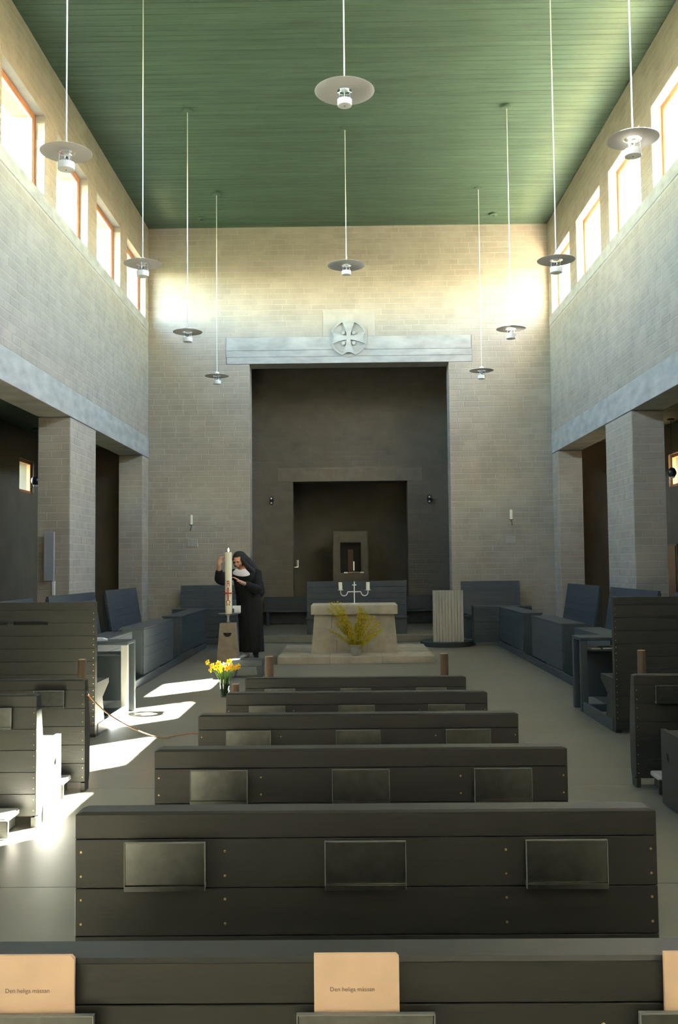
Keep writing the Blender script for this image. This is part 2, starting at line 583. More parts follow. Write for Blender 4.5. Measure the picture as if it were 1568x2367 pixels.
# ------------------------------------------------------------------ side walls, pillars, beams, windows
def side(sg, nm, tag_side):
    x0, x1 = sg * HW, sg * (HW + WT)
    xa, xb = min(x0, x1), max(x0, x1)
    mb = MB()
    mb.box(xa, xb, YF - WT, YB + WT, BEAM1, SILL)
    mb.box(xa, xb, YF - WT, YB + WT, HEAD, ZC + .02)
    ye = [YB + WT] + [v for w in WIN for v in (w[1], w[0])] + [YF - WT]
    for i in range(0, len(ye), 2):
        mb.box(xa, xb, ye[i + 1], ye[i], SILL, HEAD)
    wall = struct(mb.build(nm, 'mortar'))
    hol = [(w[0], w[1], SILL, HEAD) for w in WIN]
    hol.append((YF, YB, 6.03, SILL))
    cells = brick_cells(YF, YB - 0.005, BEAM1, ZC, hol, 11 if sg > 0 else 12)
    vis = [c for c in cells if c[0] > 10.2]
    oth = [c for c in cells if c[0] <= 10.2]
    r = lay_bricks(vis, 'x', x0, sg, wall, lambda c: c[0] + 0.25 * abs(c[2] - 4.9))
    lay_bricks(oth, 'x', x0, sg, wall, lambda c: 0, 0)
    # reveals
    rev = MB()
    for w in WIN:
        for yy, s2 in ((w[1], 1), (w[0], -1)):
            n = int((HEAD - SILL) / BH)
            for k in range(n + 1):
                za, zb = SILL + k * BH + GAP / 2, min(HEAD, SILL + (k + 1) * BH) - GAP / 2
                if zb - za < 0.02: continue
                a, b = sorted((sg * (HW + 0.004), sg * (HW + 0.13)))
                yy0, yy1 = sorted((yy - s2 * 0.005, yy + s2 * 0.003))
                rev.box(a, b, yy0, yy1, za, zb)
    ro = rev.build('reveal_brick', 'brick', wall)
    ro['kind'] = 'stuff'
    # sill band
    a, b = sorted((sg * (HW - 0.010), sg * (HW + 0.02)))
    MB().cbox(a, b, YF, YB - 0.01, 6.03, SILL - 0.004, 0.004).build('sill_band', 'concrete', wall)
    # concrete beam
    a, b = sorted((sg * (HW - 0.012), sg * (HW + WT)))
    MB().cbox(a, b, YF, YB - 0.01, BEAM0, BEAM1 - 0.004, 0.004).build('beam', 'concrete', wall)
    # pillars
    for i, (p0, p1) in enumerate(PILL):
        a, b = sorted((sg * HW, sg * (HW + WT)))
        p = MB().box(a, b, p0, p1, fz(p0) - 0.02, BEAM0 - 0.012).build('pillar', 'mortar', wall)
        mx = 300 if i < 2 else 0
        bm_front = brick_cells(a + 0.005, b - 0.005, fz(p0), BEAM0 - 0.02, (), 20 + i)
        bm_nave = brick_cells(p0 + 0.005, p1 - 0.005, fz(p0), BEAM0 - 0.02, (), 30 + i)
        lay_bricks(bm_front, 'y', p0, 1, p, lambda c: -c[2], mx // 3)
        lay_bricks(bm_nave, 'x', x0, sg, p, lambda c: -c[2], mx * 2 // 3)
    # windows
    for k, w in enumerate(WIN):
        n_ = (k + 1) if sg < 0 else (k + 11)
        fx0, fx1 = sorted((sg * (HW + 0.13), sg * (HW + 0.19)))
        fr = MB()
        fwid = 0.065
        fr.box(fx0, fx1, w[0], w[0] + fwid, SILL, HEAD)
        fr.box(fx0, fx1, w[1] - fwid, w[1], SILL, HEAD)
        fr.box(fx0, fx1, w[0] + fwid, w[1] - fwid, SILL, SILL + fwid)
        fr.box(fx0, fx1, w[0] + fwid, w[1] - fwid, HEAD - fwid, HEAD)
        f = struct(fr.build('window_%d' % n_, 'frame'))
        px = sg * (HW + 0.16)
        MB().box(px - 0.003, px + 0.003, w[0] + fwid - .01, w[1] - fwid + .01, SILL + fwid - .01, HEAD - fwid + .01).build('pane', 'pane', f)
        inner = MB()
        ix0, ix1 = sorted((sg * (HW + 0.145), sg * (HW + 0.175)))
        q = 0.022
        inner.box(ix0, ix1, w[0] + fwid, w[0] + fwid + q, SILL + fwid, HEAD - fwid)
        inner.box(ix0, ix1, w[1] - fwid - q, w[1] - fwid, SILL + fwid, HEAD - fwid)
        inner.box(ix0, ix1, w[0] + fwid + q, w[1] - fwid - q, SILL + fwid, SILL + fwid + q)
        inner.box(ix0, ix1, w[0] + fwid + q, w[1] - fwid - q, HEAD - fwid - q, HEAD - fwid)
        inner.build('sash', 'whitemetal', f)
        # daylight portal
        ld = bpy.data.lights.new('daylight_portal', 'AREA')
        ld.shape = 'RECTANGLE'
        ld.size = HEAD - SILL
        ld.size_y = WW
        ld.cycles.is_portal = True
        lo = bpy.data.objects.new('daylight_portal', ld)
        COL.objects.link(lo)
        lo.location = (sg * (HW + WT + 0.01), (w[0] + w[1]) / 2, (SILL + HEAD) / 2)
        lo.rotation_euler = (0, sg * math.pi / 2, 0)
    # aisle: outer wall with one small window, ceiling, outside roof
    wy0, wy1, wz0, wz1 = 15.70, 16.42, 2.68, 3.24
    mb = MB()
    a, b = sorted((sg * XA, sg * (XA + 0.4)))
    mb.box(a, b, YF, wy0, -.1, 4.3)
    mb.box(a, b, wy1, YB + WT, -.1, 4.3)
    mb.box(a, b, wy0, wy1, -.1, wz0)
    mb.box(a, b, wy0, wy1, wz1, 4.3)
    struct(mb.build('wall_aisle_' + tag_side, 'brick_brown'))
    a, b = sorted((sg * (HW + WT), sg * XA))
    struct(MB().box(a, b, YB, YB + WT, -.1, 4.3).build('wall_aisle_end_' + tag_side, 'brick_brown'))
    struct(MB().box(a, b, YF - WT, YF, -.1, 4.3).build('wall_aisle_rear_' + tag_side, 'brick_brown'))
    a, b = sorted((sg * (HW + WT), sg * (XA + 0.4)))
    struct(MB().box(a, b, YF - WT, YB + WT, ZA, ZA + 0.06).build('ceiling_aisle_' + tag_side, 'ceil'))
    struct(MB().box(a, b if sg > 0 else b, YF - WT, YB + WT, 4.3, 4.4).build('roof_aisle_' + tag_side, 'roofing'))
    n_ = 21 if sg < 0 else 22
    fr = MB()
    q0, q1 = sorted((sg * (XA + 0.05), sg * (XA + 0.11)))
    fr.box(q0, q1, wy0, wy0 + .05, wz0, wz1); fr.box(q0, q1, wy1 - .05, wy1, wz0, wz1)
    fr.box(q0, q1, wy0 + .05, wy1 - .05, wz0, wz0 + .05); fr.box(q0, q1, wy0 + .05, wy1 - .05, wz1 - .05, wz1)
    f = struct(fr.build('window_%d' % n_, 'frame'))
    px = sg * (XA + 0.08)
    MB().box(px - .003, px + .003, wy0 + .04, wy1 - .04, wz0 + .04, wz1 - .04).build('pane', 'pane', f)
side(-1, 'wall_left', 'left')
side(1, 'wall_right', 'right')

struct(MB().box(-HW - WT, HW + WT, YF - WT, YF, -.1, ZC).build('wall_front', 'brick'))
struct(MB().box(-HW - WT, HW + WT, YF - WT, YB + WT, ZC + 0.5, ZC + 0.7).build('roof', 'roofing'))
struct(MB().box(-80, 80, -60, 100, -0.6, -0.32).build('ground', 'ground'))

# ------------------------------------------------------------------ apse behind the opening
YA = 21.0
AX, AZ = 2.6, 6.6
NX, NZ = 1.27, 3.25
mb = MB()
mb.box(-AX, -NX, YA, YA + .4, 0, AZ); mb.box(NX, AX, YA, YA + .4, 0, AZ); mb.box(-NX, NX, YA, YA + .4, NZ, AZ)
apse = struct(mb.build('wall_apse', 'brick_shaded'))
lay_bricks(brick_cells(-AX, AX, 0, AZ, [(-NX, NX, 0, NZ), (-1.6, 1.6, NZ, NZ + .3)], 50), 'y', YA, 1, apse, lambda c: 0, 0, mt='brick_shaded')
MB().cbox(-1.6, 1.6, YA - 0.014, YA + .004, NZ + 0.002, NZ + .3, 0.004).build('lintel', 'tabernacle', apse)
struct(MB().box(-AX - .3, -AX, YB + WT, YA + .4, 0, AZ).build('wall_apse_left', 'brick_shaded'))
struct(MB().box(AX, AX + .3, YB + WT, YA + .4, 0, AZ).build('wall_apse_right', 'brick_shaded'))
struct(MB().box(-AX - .3, AX + .3, YB + WT, YA + .4, AZ, AZ + .3).build('ceiling_apse', 'brick_shaded'))
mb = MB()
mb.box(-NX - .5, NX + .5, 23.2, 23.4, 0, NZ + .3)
struct(mb.build('wall_niche', 'brick_shaded'))
struct(MB().box(-NX - .7, -NX - .5, YA + .4, 23.4, 0, NZ + .3).build('wall_niche_left', 'brick_shaded'))
struct(MB().box(NX + .5, NX + .7, YA + .4, 23.4, 0, NZ + .3).build('wall_niche_right', 'brick_shaded'))
struct(MB().box(-NX - .7, NX + .7, YA + .4, 23.4, NZ + .3, NZ + .5).build('ceiling_niche', 'brick_shaded'))
# chancel step
struct(MB().cbox(-1.95, 1.95, 17.35, 23.2, 0.001, 0.12, 0.006).build('trim_1', 'floor'))
# ------------------------------------------------------------------ pews
PW, PH, PT = 1.366, 0.685, 0.068          # width, height, thickness of the back
def make_pew(seat=True):
    """origin: floor, middle of the camera-side face of the back; the seat is on the +y side"""
    t = thing('pew', 'x', 'pew', group='slatted pews')
    w = PW / 2
    zs = [0.060, 0.172, 0.285, 0.398, 0.508, 0.622]
    for i in range(5):
        MB().cbox(-w, w, 0.0, 0.030, zs[i] + 0.001, zs[i + 1] - 0.001, 0.0012).build('plank', 'paint', t)
    MB().cbox(-w, w, 0.0, 0.030, 0.623, PH - 0.006, 0.0012).build('plank', 'paint', t)
    # front side lining, leaning towards the seat
    mb = MB()
    mb.prism([(0.031, PH - 0.006), (PT, PH - 0.006), (0.115, 0.40), (0.115, 0.11), (0.095, 0.05), (0.031, 0.05)], 'x', -w + 0.0002, w - 0.0002)
    mb.build('back_lining', 'paint', t)
    # cap with cut-off ends
    mb = MB()
    z0, z1 = PH - 0.006, PH
    e = 0.016
    mb.add([(-w, 0, z0), (w, 0, z0), (w, PT, z0), (-w, PT, z0), (-w + e, 0.004, z1), (w - e, 0.004, z1), (w - e, PT - .004, z1), (-w + e, PT - .004, z1)],
           [(3, 2, 1, 0), (4, 5, 6, 7), (0, 1, 5, 4), (1, 2, 6, 5), (2, 3, 7, 6), (3, 0, 4, 7)])
    mb.build('cap', 'paint', t)
    # seat
    if seat:
        MB().cbox(-w + 0.03, w - 0.03, 0.10, 0.44, 0.375, 0.40, 0.004).build('seat', 'paint', t)
    for s in (-1, 1):
        x0, x1 = sorted((s * (w - 0.028), s * w))
        if seat:      # side panel with a diamond shaped hand hole: outline split round the hole
            mb = MB()
            hy, hz, hr = 0.32, 0.27, 0.030
            O = [(0.116, 0.0), (0.43, 0.0), (0.43, 0.41), (0.116, 0.41)]
            H = [(hy - 0.014, hz - hr), (hy + 0.014, hz - 0.008), (hy + 0.014, hz + hr), (hy - 0.014, hz + 0.008)]
            for i in range(4):
                j = (i + 1) % 4
                mb.prism([O[i], O[j], H[j], H[i]], 'x', x0, x1)
            mb.build('side_panel', 'paint', t)
        MB().box(x0 + .001, x1 - .001, 0.002, 0.094, 0.0, 0.052).build('foot', 'paint', t)
    # kneeler on the camera side
    k = MB().cbox(-w + 0.06, w - 0.06, -0.245, -0.225, 0.012, 0.098, 0.003).build('kneeler', 'paint', t)
    MB().cbox(-w + 0.075, w - 0.075, -0.223, -0.03, 0.080, 0.110, 0.006).build('kneeler_pad', 'lampgrey', k)
    for s in (-1, 1):
        MB().box(s * (w - 0.12) - .012, s * (w - 0.12) + .012, -0.222, -0.001, 0.014, 0.078).build('kneeler_bracket', 'paint', k)
    # book pockets
    for i in (-1, 0, 1):
        c = i * 0.466
        hw_ = 0.0925
        mb = MB()
        mb.cbox(c - hw_, c + hw_, -0.030, -0.025, 0.524, 0.620, 0.001)
        p = mb.build('book_pocket', 'steel', t)
        for (a_, b_, d_, e_) in ((c - hw_, c + hw_, 0.6202, 0.6220), (c - hw_ - .0020, c - hw_ - .0002, 0.512, 0.6220), (c + hw_ + .0002, c + hw_ + .0020, 0.512, 0.6220)):
            MB().box(a_, b_, -0.032, -0.024, d_, e_).build('pocket_rim', 'rimmetal', p)
        q = MB()
        q.box(c - hw_, c + hw_, -0.036, -0.0005, 0.512, 0.5235)
        q.build('pocket_lip', 'steel', p)
    # screws
    sb = MB()
    for x in (-w + 0.014, -w + 0.353, w - 0.353, w - 0.014):
        for i in range(5):
            for dz in (0.028, 0.084):
                r = 0.0042
                zc = zs[i] + dz
                pts = [(x + r * math.cos(a), 0.001, zc + r * math.sin(a)) for a in lin(0, 2 * math.pi * 7 / 8, 8)]
                top = [(x + r * .5 * math.cos(a), -0.0016, zc + r * .5 * math.sin(a)) for a in lin(0, 2 * math.pi * 7 / 8, 8)]
                sb.add(pts + top, [(i_, (i_ + 1) % 8, (i_ + 1) % 8 + 8, i_ + 8) for i_ in range(8)] + [tuple(range(8, 16))])
    s_ = sb.build('screw', 'brass', t)
    s_['kind'] = 'stuff'
    return t
pew0 = make_pew()
pewF = make_pew(False)          # the front row has no seat, only the plank front and a kneeler
ROW = lambda k: 2.276 + 0.9145 * (k - 1)
SL = math.atan(0.032)
used = set()
ordn = ['nearest', 'second', 'third', 'fourth', 'fifth', 'farthest']
central = []
spots = [(-0.014 if r == 0 else 0.0, r, l) for r, l in zip(range(6), [
    'dark slatted pew with pink booklets in its pockets, nearest the bottom edge',
    'wide dark central pew just beyond the pew holding pink booklets',
    'dark central pew, third row counted from the bottom edge',
    'dark central pew, fourth row counted from the bottom edge',
    'dark central pew, second row back from the altar',
    'front dark central pew closest to the altar, between the two wooden posts'])]
spots += [(-2.36, 4, 'dark pew cut by the left edge with a sunlit white side panel'),
          (-2.36, 5, 'front left pew standing right behind the tall plank choir stall back'),
          (2.40, 4, 'dark pew cut by the right edge beside the central aisle'),
          (2.40, 5, 'front right pew in shadow behind the tall right choir stall back')]
for (x, r, lab) in spots:
    src = pewF if r == 5 else pew0
    p = copy_tree(src) if src in used else src
    used.add(src)
    yy = ROW(r)
    p.location = (x, yy, fz(yy))
    p.rotation_euler = (0, 0, 0)
    p['label'] = lab

# booklets in the pockets of the nearest pew
def text_mesh(body, size, name):
    cu = bpy.data.curves.new(name, 'FONT')
    cu.body = body
    cu.size = size
    cu.align_x = 'CENTER'
    ob = bpy.data.objects.new(name, cu)
    COL.objects.link(ob)
    bpy.context.view_layer.update()
    me = bpy.data.meshes.new_from_object(ob.evaluated_get(bpy.context.evaluated_depsgraph_get()))
    bpy.data.objects.remove(ob)
    return me
txt = text_mesh('Den heliga m\u00e4ssan', 0.0083, 'title')
txt.materials.append(MATS['ink'])
def booklet(cx, label, skew):
    y0, z0 = ROW(0), fz(ROW(0))
    b = thing('booklet', label, 'booklet', (cx, y0 - 0.014, z0 + 0.5255), group='pink booklets in the pew pockets')
    w, h, th = 0.0585, 0.173, 0.006
    tilt = -0.02
    def P(x, y, z):
        return (x + skew * z, y + tilt * z, z)
    def slab(n, y_, t_, ins, m_, round_=0.006):
        poly = [(-w + ins, ins), (w - ins, ins), (w - ins, h - ins - round_), (w - ins - round_, h - ins), (-w + ins, h - ins)]
        mb = MB()
        vs_ = [P(x, y_, z) for x, z in poly] + [P(x, y_ + t_, z) for x, z in poly]
        nn = len(poly)
        mb.add(vs_, [tuple(range(nn)), tuple(reversed(range(nn, 2 * nn)))] + [(i, i + nn, (i + 1) % nn + nn, (i + 1) % nn) for i in range(nn)])
        return mb.build(n, m_, b)
    slab('front_cover', -0.004, 0.0008, 0, 'book')
    slab('pages', -0.0032, 0.0042, 0.0015, 'paper')
    slab('back_cover', 0.001, 0.0008, 0, 'book', 0.004)
    o = bpy.data.objects.new('title', txt)
    COL.objects.link(o)
    o.parent = b
    o.rotation_euler = (math.pi / 2 - tilt * 0.5, 0, 0)
    o.location = (-0.006 + skew * 0.13, -0.0046 + tilt * 0.123, 0.123)
c0 = -0.014
booklet(c0 - 0.466 + 0.005, 'pink booklet standing in the pocket at the bottom left corner', 0.01)
booklet(c0 - 0.012, 'pink booklet in the middle pocket of the nearest pew', 0.0)
booklet(c0 + 0.466 + 0.002, 'pink booklet cut by the right edge in the nearest pew', 0.0)

# ------------------------------------------------------------------ wooden posts in front of the pews
def post(px, y, zt, r, label):
    t = thing('wooden_post', label, 'post', (px, y, fz(y)), group='round wooden posts')
    MB().lathe([(r, 0), (r, zt - 0.01), (r * 0.97, zt - 0.004)], (0, 0, 0), 20).build('shaft', 'wood', t, 'auto')
    MB().lathe([(r * 0.97, zt - 0.004), (r * 0.9, zt)], (0, 0, 0), 20).build('end_grain', 'woodlight', t, 'auto')
post(-0.61, 6.85, 0.755, 0.029, 'round wooden post at the left end of the front central pew')
post(0.64, 6.85, 0.765, 0.029, 'round wooden post at the right end of the front central pew')
post(-1.955, 6.85, 0.745, 0.029, 'round wooden post in front of the tall left stall back')
post(2.045, 6.85, 0.775, 0.029, 'round wooden post in front of the tall right stall back')
post(-0.835, 6.70, 0.58, 0.026, 'short wooden post half hidden behind the daffodil vase')

# ------------------------------------------------------------------ choir stalls facing the altar (tall plank back, seat, desk)
def front_stall(sg, lab_stall, lab_desk):
    X0, X1 = 2.14, 3.75
    t = thing('choir_stall', lab_stall, 'choir stall', (sg * (X0 + X1) / 2, 7.9, 0), group='choir stalls with tall plank backs')
    w = (X1 - X0) / 2
    H = 1.115
    zj = [0.03, 0.096] + [0.202 + 0.106 * k for k in range(9)] + [H]
    n = len(zj) - 1
    for i in range(n):
        z0, z1 = zj[i], zj[i + 1]
        if i in (n - 3, n - 2):
            # planks with hand slots cut into their shared joint
            mb = MB()
            sl = [(-0.20, 0.07), (0.125, 0.41)]
            if sg > 0: sl = [(-b, -a) for a, b in sl]
            sl.sort()
            xs = [-w] + [v for q in sl for v in q] + [w]
            for q in range(len(xs) - 1):
                a, b = z0 + .001, z1 - .001
                if q % 2 == 1:
                    if i == n - 3: b -= 0.014
                    else: a += 0.014
                mb.box(xs[q], xs[q + 1], 0, 0.03, a, b)
            mb.build('plank', 'paint', t)
        else:
            MB().cbox(-w, w, 0, 0.03, z0 + .001, z1 - .001, 0.0012).build('plank', 'paint', t)
    # posts behind the planks and the seat
    for s in (-1, 1):
        MB().cbox(s * (w - .03) - .025, s * (w - .03) + .025, 0.031, 0.08, 0.0, H, 0.003).build('back_post', 'paint', t)
        mb = MB()
        a, b = sorted((s * (w - 0.005), s * (w - 0.05)))
        mb.prism([(0.082, 0.0), (0.40, 0.0), (0.33, 0.06), (0.26, 0.30), (0.47, 0.40), (0.47, 0.44), (0.082, 0.44)], 'x', a, b)
        mb.build('seat_bracket', 'paint', t)
    MB().cbox(-w + .06, w - .06, 0.082, 0.47, 0.40, 0.44, 0.004).build('seat', 'paint', t)
    MB().box(-w + .06, w - .06, 0.031, 0.034, 0.05, H - .02).build('back_lining', 'darkbase', t)
    # rounded screws along the edge facing the aisle
    sb = MB()
    for i in range(1, n - 1):
        for dz in (0.028, 0.078):
            zc = zj[i] + dz
            x = -sg * (w - 0.015)
            r = 0.004
            pts = [(x + r * math.cos(a), -0.0005, zc + r * math.sin(a)) for a in lin(0, 2 * math.pi * 7 / 8, 8)]
            sb.add(pts + [(x, -0.002, zc)], [(k, (k + 1) % 8, 8) for k in range(8)])
    q = sb.build('screw', 'brass', t)
    q['kind'] = 'stuff'
    # the low side board joining stall and desk
    a, b = sorted((-sg * (w - 0.001), -sg * (w - 0.025)))
    MB().cbox(a, b, 0.10, 1.10, 0.0, 0.10, 0.003).build('side_board', 'bench', t)
    # desk
    d = thing('choir_desk', lab_desk, 'desk', (sg * (X0 + X1) / 2, 9.05, 0), group='open choir desks')
    MB().cbox(-w, w, 0.0, 0.34, 0.665, 0.695, 0.004).build('desk_top', 'bench', d)
    MB().cbox(-w + .07, w - .07, 0.03, 0.32, 0.56, 0.578, 0.003).build('shelf', 'bench', d)
    for s in (-1, 1):
        a, b = sorted((s * w, s * (w - 0.065)))
        MB().cbox(a, b, 0.0, 0.055, 0.0, 0.664, 0.004).build('post', 'sunlit_post' if sg < 0 and s > 0 else 'bench', d)  # left aisle-side post has its sunlight painted in
        MB().cbox(a, b, 0.285, 0.34, 0.0, 0.664, 0.004).build('post', 'bench', d)
    MB().cbox(-w + .066, w - .066, 0.30, 0.325, 0.10, 0.555, 0.003).build('front_panel', 'bench', d)
    MB().cbox(-w + .066, w - .066, 0.01, 0.05, 0.0, 0.07, 0.003).build('foot_rail', 'bench', d)
front_stall(-1, 'tall grey plank choir stall back at the left edge, two hand slots', 'grey open desk carrying an open book beside the left stall')
front_stall(1, 'tall dark plank choir stall back at the right edge', 'dark open desk with hymn books beside the right stall')

def open_book(loc, rz, label):
    b = thing('open_book', label, 'book', loc, rz)
    for s in (-1, 1):
        mb = MB()
        pts = [(0, 0.010), (s * 0.03, 0.024), (s * 0.08, 0.022), (s * 0.125, 0.010), (s * 0.125, 0.002), (0, 0.002)]
        mb.prism(pts, 'y', -0.09, 0.09).build('page_block', 'paper', b)
        for k in range(6):
            zz = 0.026
            MB().box(*sorted((s * 0.035, s * 0.085)), -0.07 + 0.024 * k, -0.064 + 0.024 * k, 0.0232, 0.0240).build('text_line', 'lampgrey', b)
    MB().box(-0.13, 0.13, -0.095, 0.095, 0.0, 0.002).build('cover', 'wood', b)
open_book((-2.50, 9.21, 0.696), 0.25, 'white open book lying on the left choir desk')
for i, (dx, m_) in enumerate([(0, 'woodlight'), (0.075, 'wood'), (0.15, 'steel')]):
    bk = thing('hymn_book', ['tan closed book on the shelf of the right desk', 'brown closed book on the shelf of the right desk', 'grey closed book on the shelf of the right desk'][i], 'book', (2.30 + dx * 1.4, 9.20, 0.579), group='books under the right desk')
    MB().cbox(-0.045, 0.045, -0.10, 0.08, 0.0, 0.012 + .006 * i, 0.002).build('cover', m_, bk)
    MB().box(-0.040, 0.044, -0.101, 0.081, 0.003, 0.009 + .006 * i).build('pages', 'paper', bk)

# ------------------------------------------------------------------ choir benches along the sides and at the back wall
def bench(name, label, loc, rz, L, group, hgt=1.06):
    """origin middle of wall side at the floor; sitter faces +y (local)"""
    t = thing(name, label, 'bench', loc, rz, group)
    w = L / 2
    lean = 0.10
    n = 6
    z0, z1 = 0.46, hgt
    for i in range(n):
        a, b = z0 + (z1 - z0) * i / n + .0015, z0 + (z1 - z0) * (i + 1) / n - .0015
        ya = lambda z: 0.02 + lean * (z1 - z) / (z1 - z0)
        mb = MB()
        mb.prism([(ya(a), a), (ya(a) + 0.03, a), (ya(b) + 0.03, b), (ya(b), b)], 'x', -w, w)
        mb.build('back_plank', 'bench', t)
    MB().cbox(-w, w, 0.10, 0.50, 0.40, 0.44, 0.005).build('seat', 'bench', t)
    MB().cbox(-w + .04, w - .04, 0.14, 0.44, 0.0, 0.399, 0.004).build('seat_box', 'bench', t)
    for s in (-1, 1):
        a, b = sorted((s * (w - .05), s * (w - .10)))
        MB().prism([(0.0, 0.0), (0.10, 0.0), (0.11, 0.44), (0.02, z1 - .03), (0.0, z1 - .03)], 'x', a, b).build('back_post', 'darkbase', t)
    return t
posn = ['nearest', 'middle', 'farthest']
for sg, sd in ((-1, 'left'), (1, 'right')):
    for i, (a, b) in enumerate([(9.45, 10.75), (11.3, 13.35), (13.95, 15.95)]):
        bench('choir_bench', '%s blue-grey choir bench along the %s wall, leaning plank back' % (posn[i], sd),
              (sg * 3.66, (a + b) / 2, 0), math.pi / 2 * (-1 if sg < 0 else 1), b - a, 'choir benches along the side walls', 1.06)
bench('choir_bench', 'blue-grey bench against the back wall left of the opening', (-2.62, 18.35, 0), math.pi, 1.30, 'back wall benches', 1.04)
bench('choir_bench', 'blue-grey bench against the back wall right of the opening', (2.66, 18.35, 0), math.pi, 1.12, 'back wall benches', 1.07)
# desks in front of them
def panel_desk(label, x, y0, y1, sg, group='panelled choir desks'):
    t = thing('choir_desk', label, 'desk', (x, (y0 + y1) / 2, 0), 0, group)
    h = (y1 - y0) / 2
    a = lambda p, q: sorted((p * sg, q * sg))
    for k in range(5):
        z0, z1 = 0.10 + 0.108 * k, 0.10 + 0.108 * (k + 1)
        MB().cbox(*a(0, 0.025), -h, h, z0 + .001, z1 - .001, 0.003).build('panel_plank', 'bench', t)
    MB().cbox(*a(0.0, 0.30), -h, h, 0.641, 0.665, 0.004).build('desk_top', 'bench', t)
    MB().cbox(*a(0.03, 0.28), -h + .02, h - .02, 0.42, 0.44, 0.003).build('shelf', 'bench', t)
    for s in (-1, 1):
        MB().cbox(*a(0.026, 0.28), *sorted((s * h, s * (h - .03))), 0.0, 0.640, 0.003).build('side_panel', 'bench', t)
    return t
for sg, sd in ((-1, 'left'), (1, 'right')):
    for i, (a, b) in enumerate([(9.45, 10.95), (11.6, 13.5), (14.2, 16.42)]):
        panel_desk('%s low blue-grey panel desk before the %s wall benches' % (posn[i], sd), sg * 2.53, a, b, sg)
    k = tag(MB().cbox(*sorted((sg * 2.498, sg * 2.525)), 9.45, 16.4, 0.0, 0.095, 0.004).build('kick_board', 'bench'),
            'long low kick board under the %s choir desks' % sd, 'kick board', 'kick boards')
    MB().box(*sorted((sg * 2.5255, sg * 2.529)), 9.5, 16.35, 0.0, 0.09).build('batten', 'darkbase', k)
def back_desk(label, x0, x1):
    t = thing('choir_desk', label, 'desk', ((x0 + x1) / 2, 16.46, 0), 0, 'back choir desks')
    w = (x1 - x0) / 2
    for k in range(5):
        z0, z1 = 0.05 + 0.118 * k, 0.05 + 0.118 * (k + 1)
        MB().cbox(-w, w, 0, 0.025, z0 + .001, z1 - .001, 0.003).build('panel_plank', 'bench', t)
    MB().cbox(-w, w, 0, 0.32, 0.641, 0.668, 0.004).build('desk_top', 'bench', t)
    MB().cbox(-w + .04, w - .04, 0.028, 0.30, 0.44, 0.46, 0.003).build('shelf', 'bench', t)
    for s in (-1, 1):
        MB().cbox(*sorted((s * w, s * (w - .03))), 0.026, 0.30, 0.0, 0.64, 0.003).build('side_panel', 'bench', t)
back_desk('blue-grey desk before the left back wall bench, behind the candle', -3.1, -1.98)
back_desk('blue-grey desk before the right back wall bench, behind the stone lectern', 2.1, 3.1)

# ------------------------------------------------------------------ sanctuary
t = thing('altar_step', 'low stone step on which the altar stands', 'step', (0.04, 13.6, 0))
for i in range(3):
    a, b = -1.11 + 2.24 * i / 3, -1.11 + 2.24 * (i + 1) / 3
    for j, (c, d) in enumerate([(0, 0.75), (0.752, 1.45), (1.452, 2.1)]):
        MB().cbox(a + .002, b - .002, c, d, 0.0, 0.10, 0.004).build('step_slab', 'altar', t)
t = thing('altar', 'pale block stone altar with thick top slab on a low step', 'altar', (0.035, 14.16, 0.10))
courses = [(0.0, 0.185, [-1, -0.42, 0.28, 1]), (0.187, 0.365, [-1, 0.0, 1]), (0.367, 0.545, [-1, -0.55, 0.2, 1])]
def hwid(z): return 0.645 - 0.045 * z / 0.545
def hy(z): return 0.02 + 0.04 * z / 0.545
DEP = 0.74
for z0, z1, cuts in courses:
    for i in range(len(cuts) - 1):
        g = 0.003
        v = []
        for z in (z0, z1):
            xa, xb = cuts[i] * hwid(z) + g, cuts[i + 1] * hwid(z) - g
            v += [(xa, hy(z), z), (xb, hy(z), z), (xb, DEP - hy(z), z), (xa, DEP - hy(z), z)]
        MB().add(v, [(3, 2, 1, 0), (4, 5, 6, 7), (0, 1, 5, 4), (1, 2, 6, 5), (2, 3, 7, 6), (3, 0, 4, 7)]).build('stone_block', 'altar', t)
MB().box(-0.595, 0.595, 0.07, DEP - .07, 0.546, 0.566).build('neck', 'altar', t)
MB().cbox(-0.643, 0.643, 0.0, DEP, 0.566, 0.712, 0.008).build('top_slab', 'altar', t)

# candelabrum
ct = 0.812
t = thing('candelabrum', 'white metal two-armed candelabrum with a small cross on the altar', 'candelabrum', (0.04, 14.42, ct + .001))
MB().lathe([(0.065, 0), (0.065, 0.006), (0.012, 0.010)], (0, 0, 0), 24).build('base', 'whitemetal', t, 'auto')
MB().tube([(0, 0, 0.008), (0, 0, 0.335)], 0.0085, 8).build('stem', 'whitemetal', t, 'auto')
MB().cbox(-0.033, 0.033, -0.006, 0.006, 0.278, 0.292, 0.002).build('cross_bar', 'whitemetal', t)
for s in (-1, 1):
    pts = [(0, 0, 0.183), (s * 0.098, 0, 0.183)]
    for a in lin(math.pi, 2 * math.pi, 13):
        pts.append((s * (0.155 + 0.052 * math.cos(a)), 0, 0.183 - 0.008 + 0.052 * math.sin(a)))
    pts.append((s * 0.207, 0, 0.205))
    MB().tube(pts, 0.0075, 8).build('arm', 'whitemetal', t, 'auto')
    MB().lathe([(0.012, 0.203), (0.045, 0.208), (0.045, 0.212)], (s * 0.207, 0, 0), 20).build('drip_pan', 'whitemetal', t, 'auto')
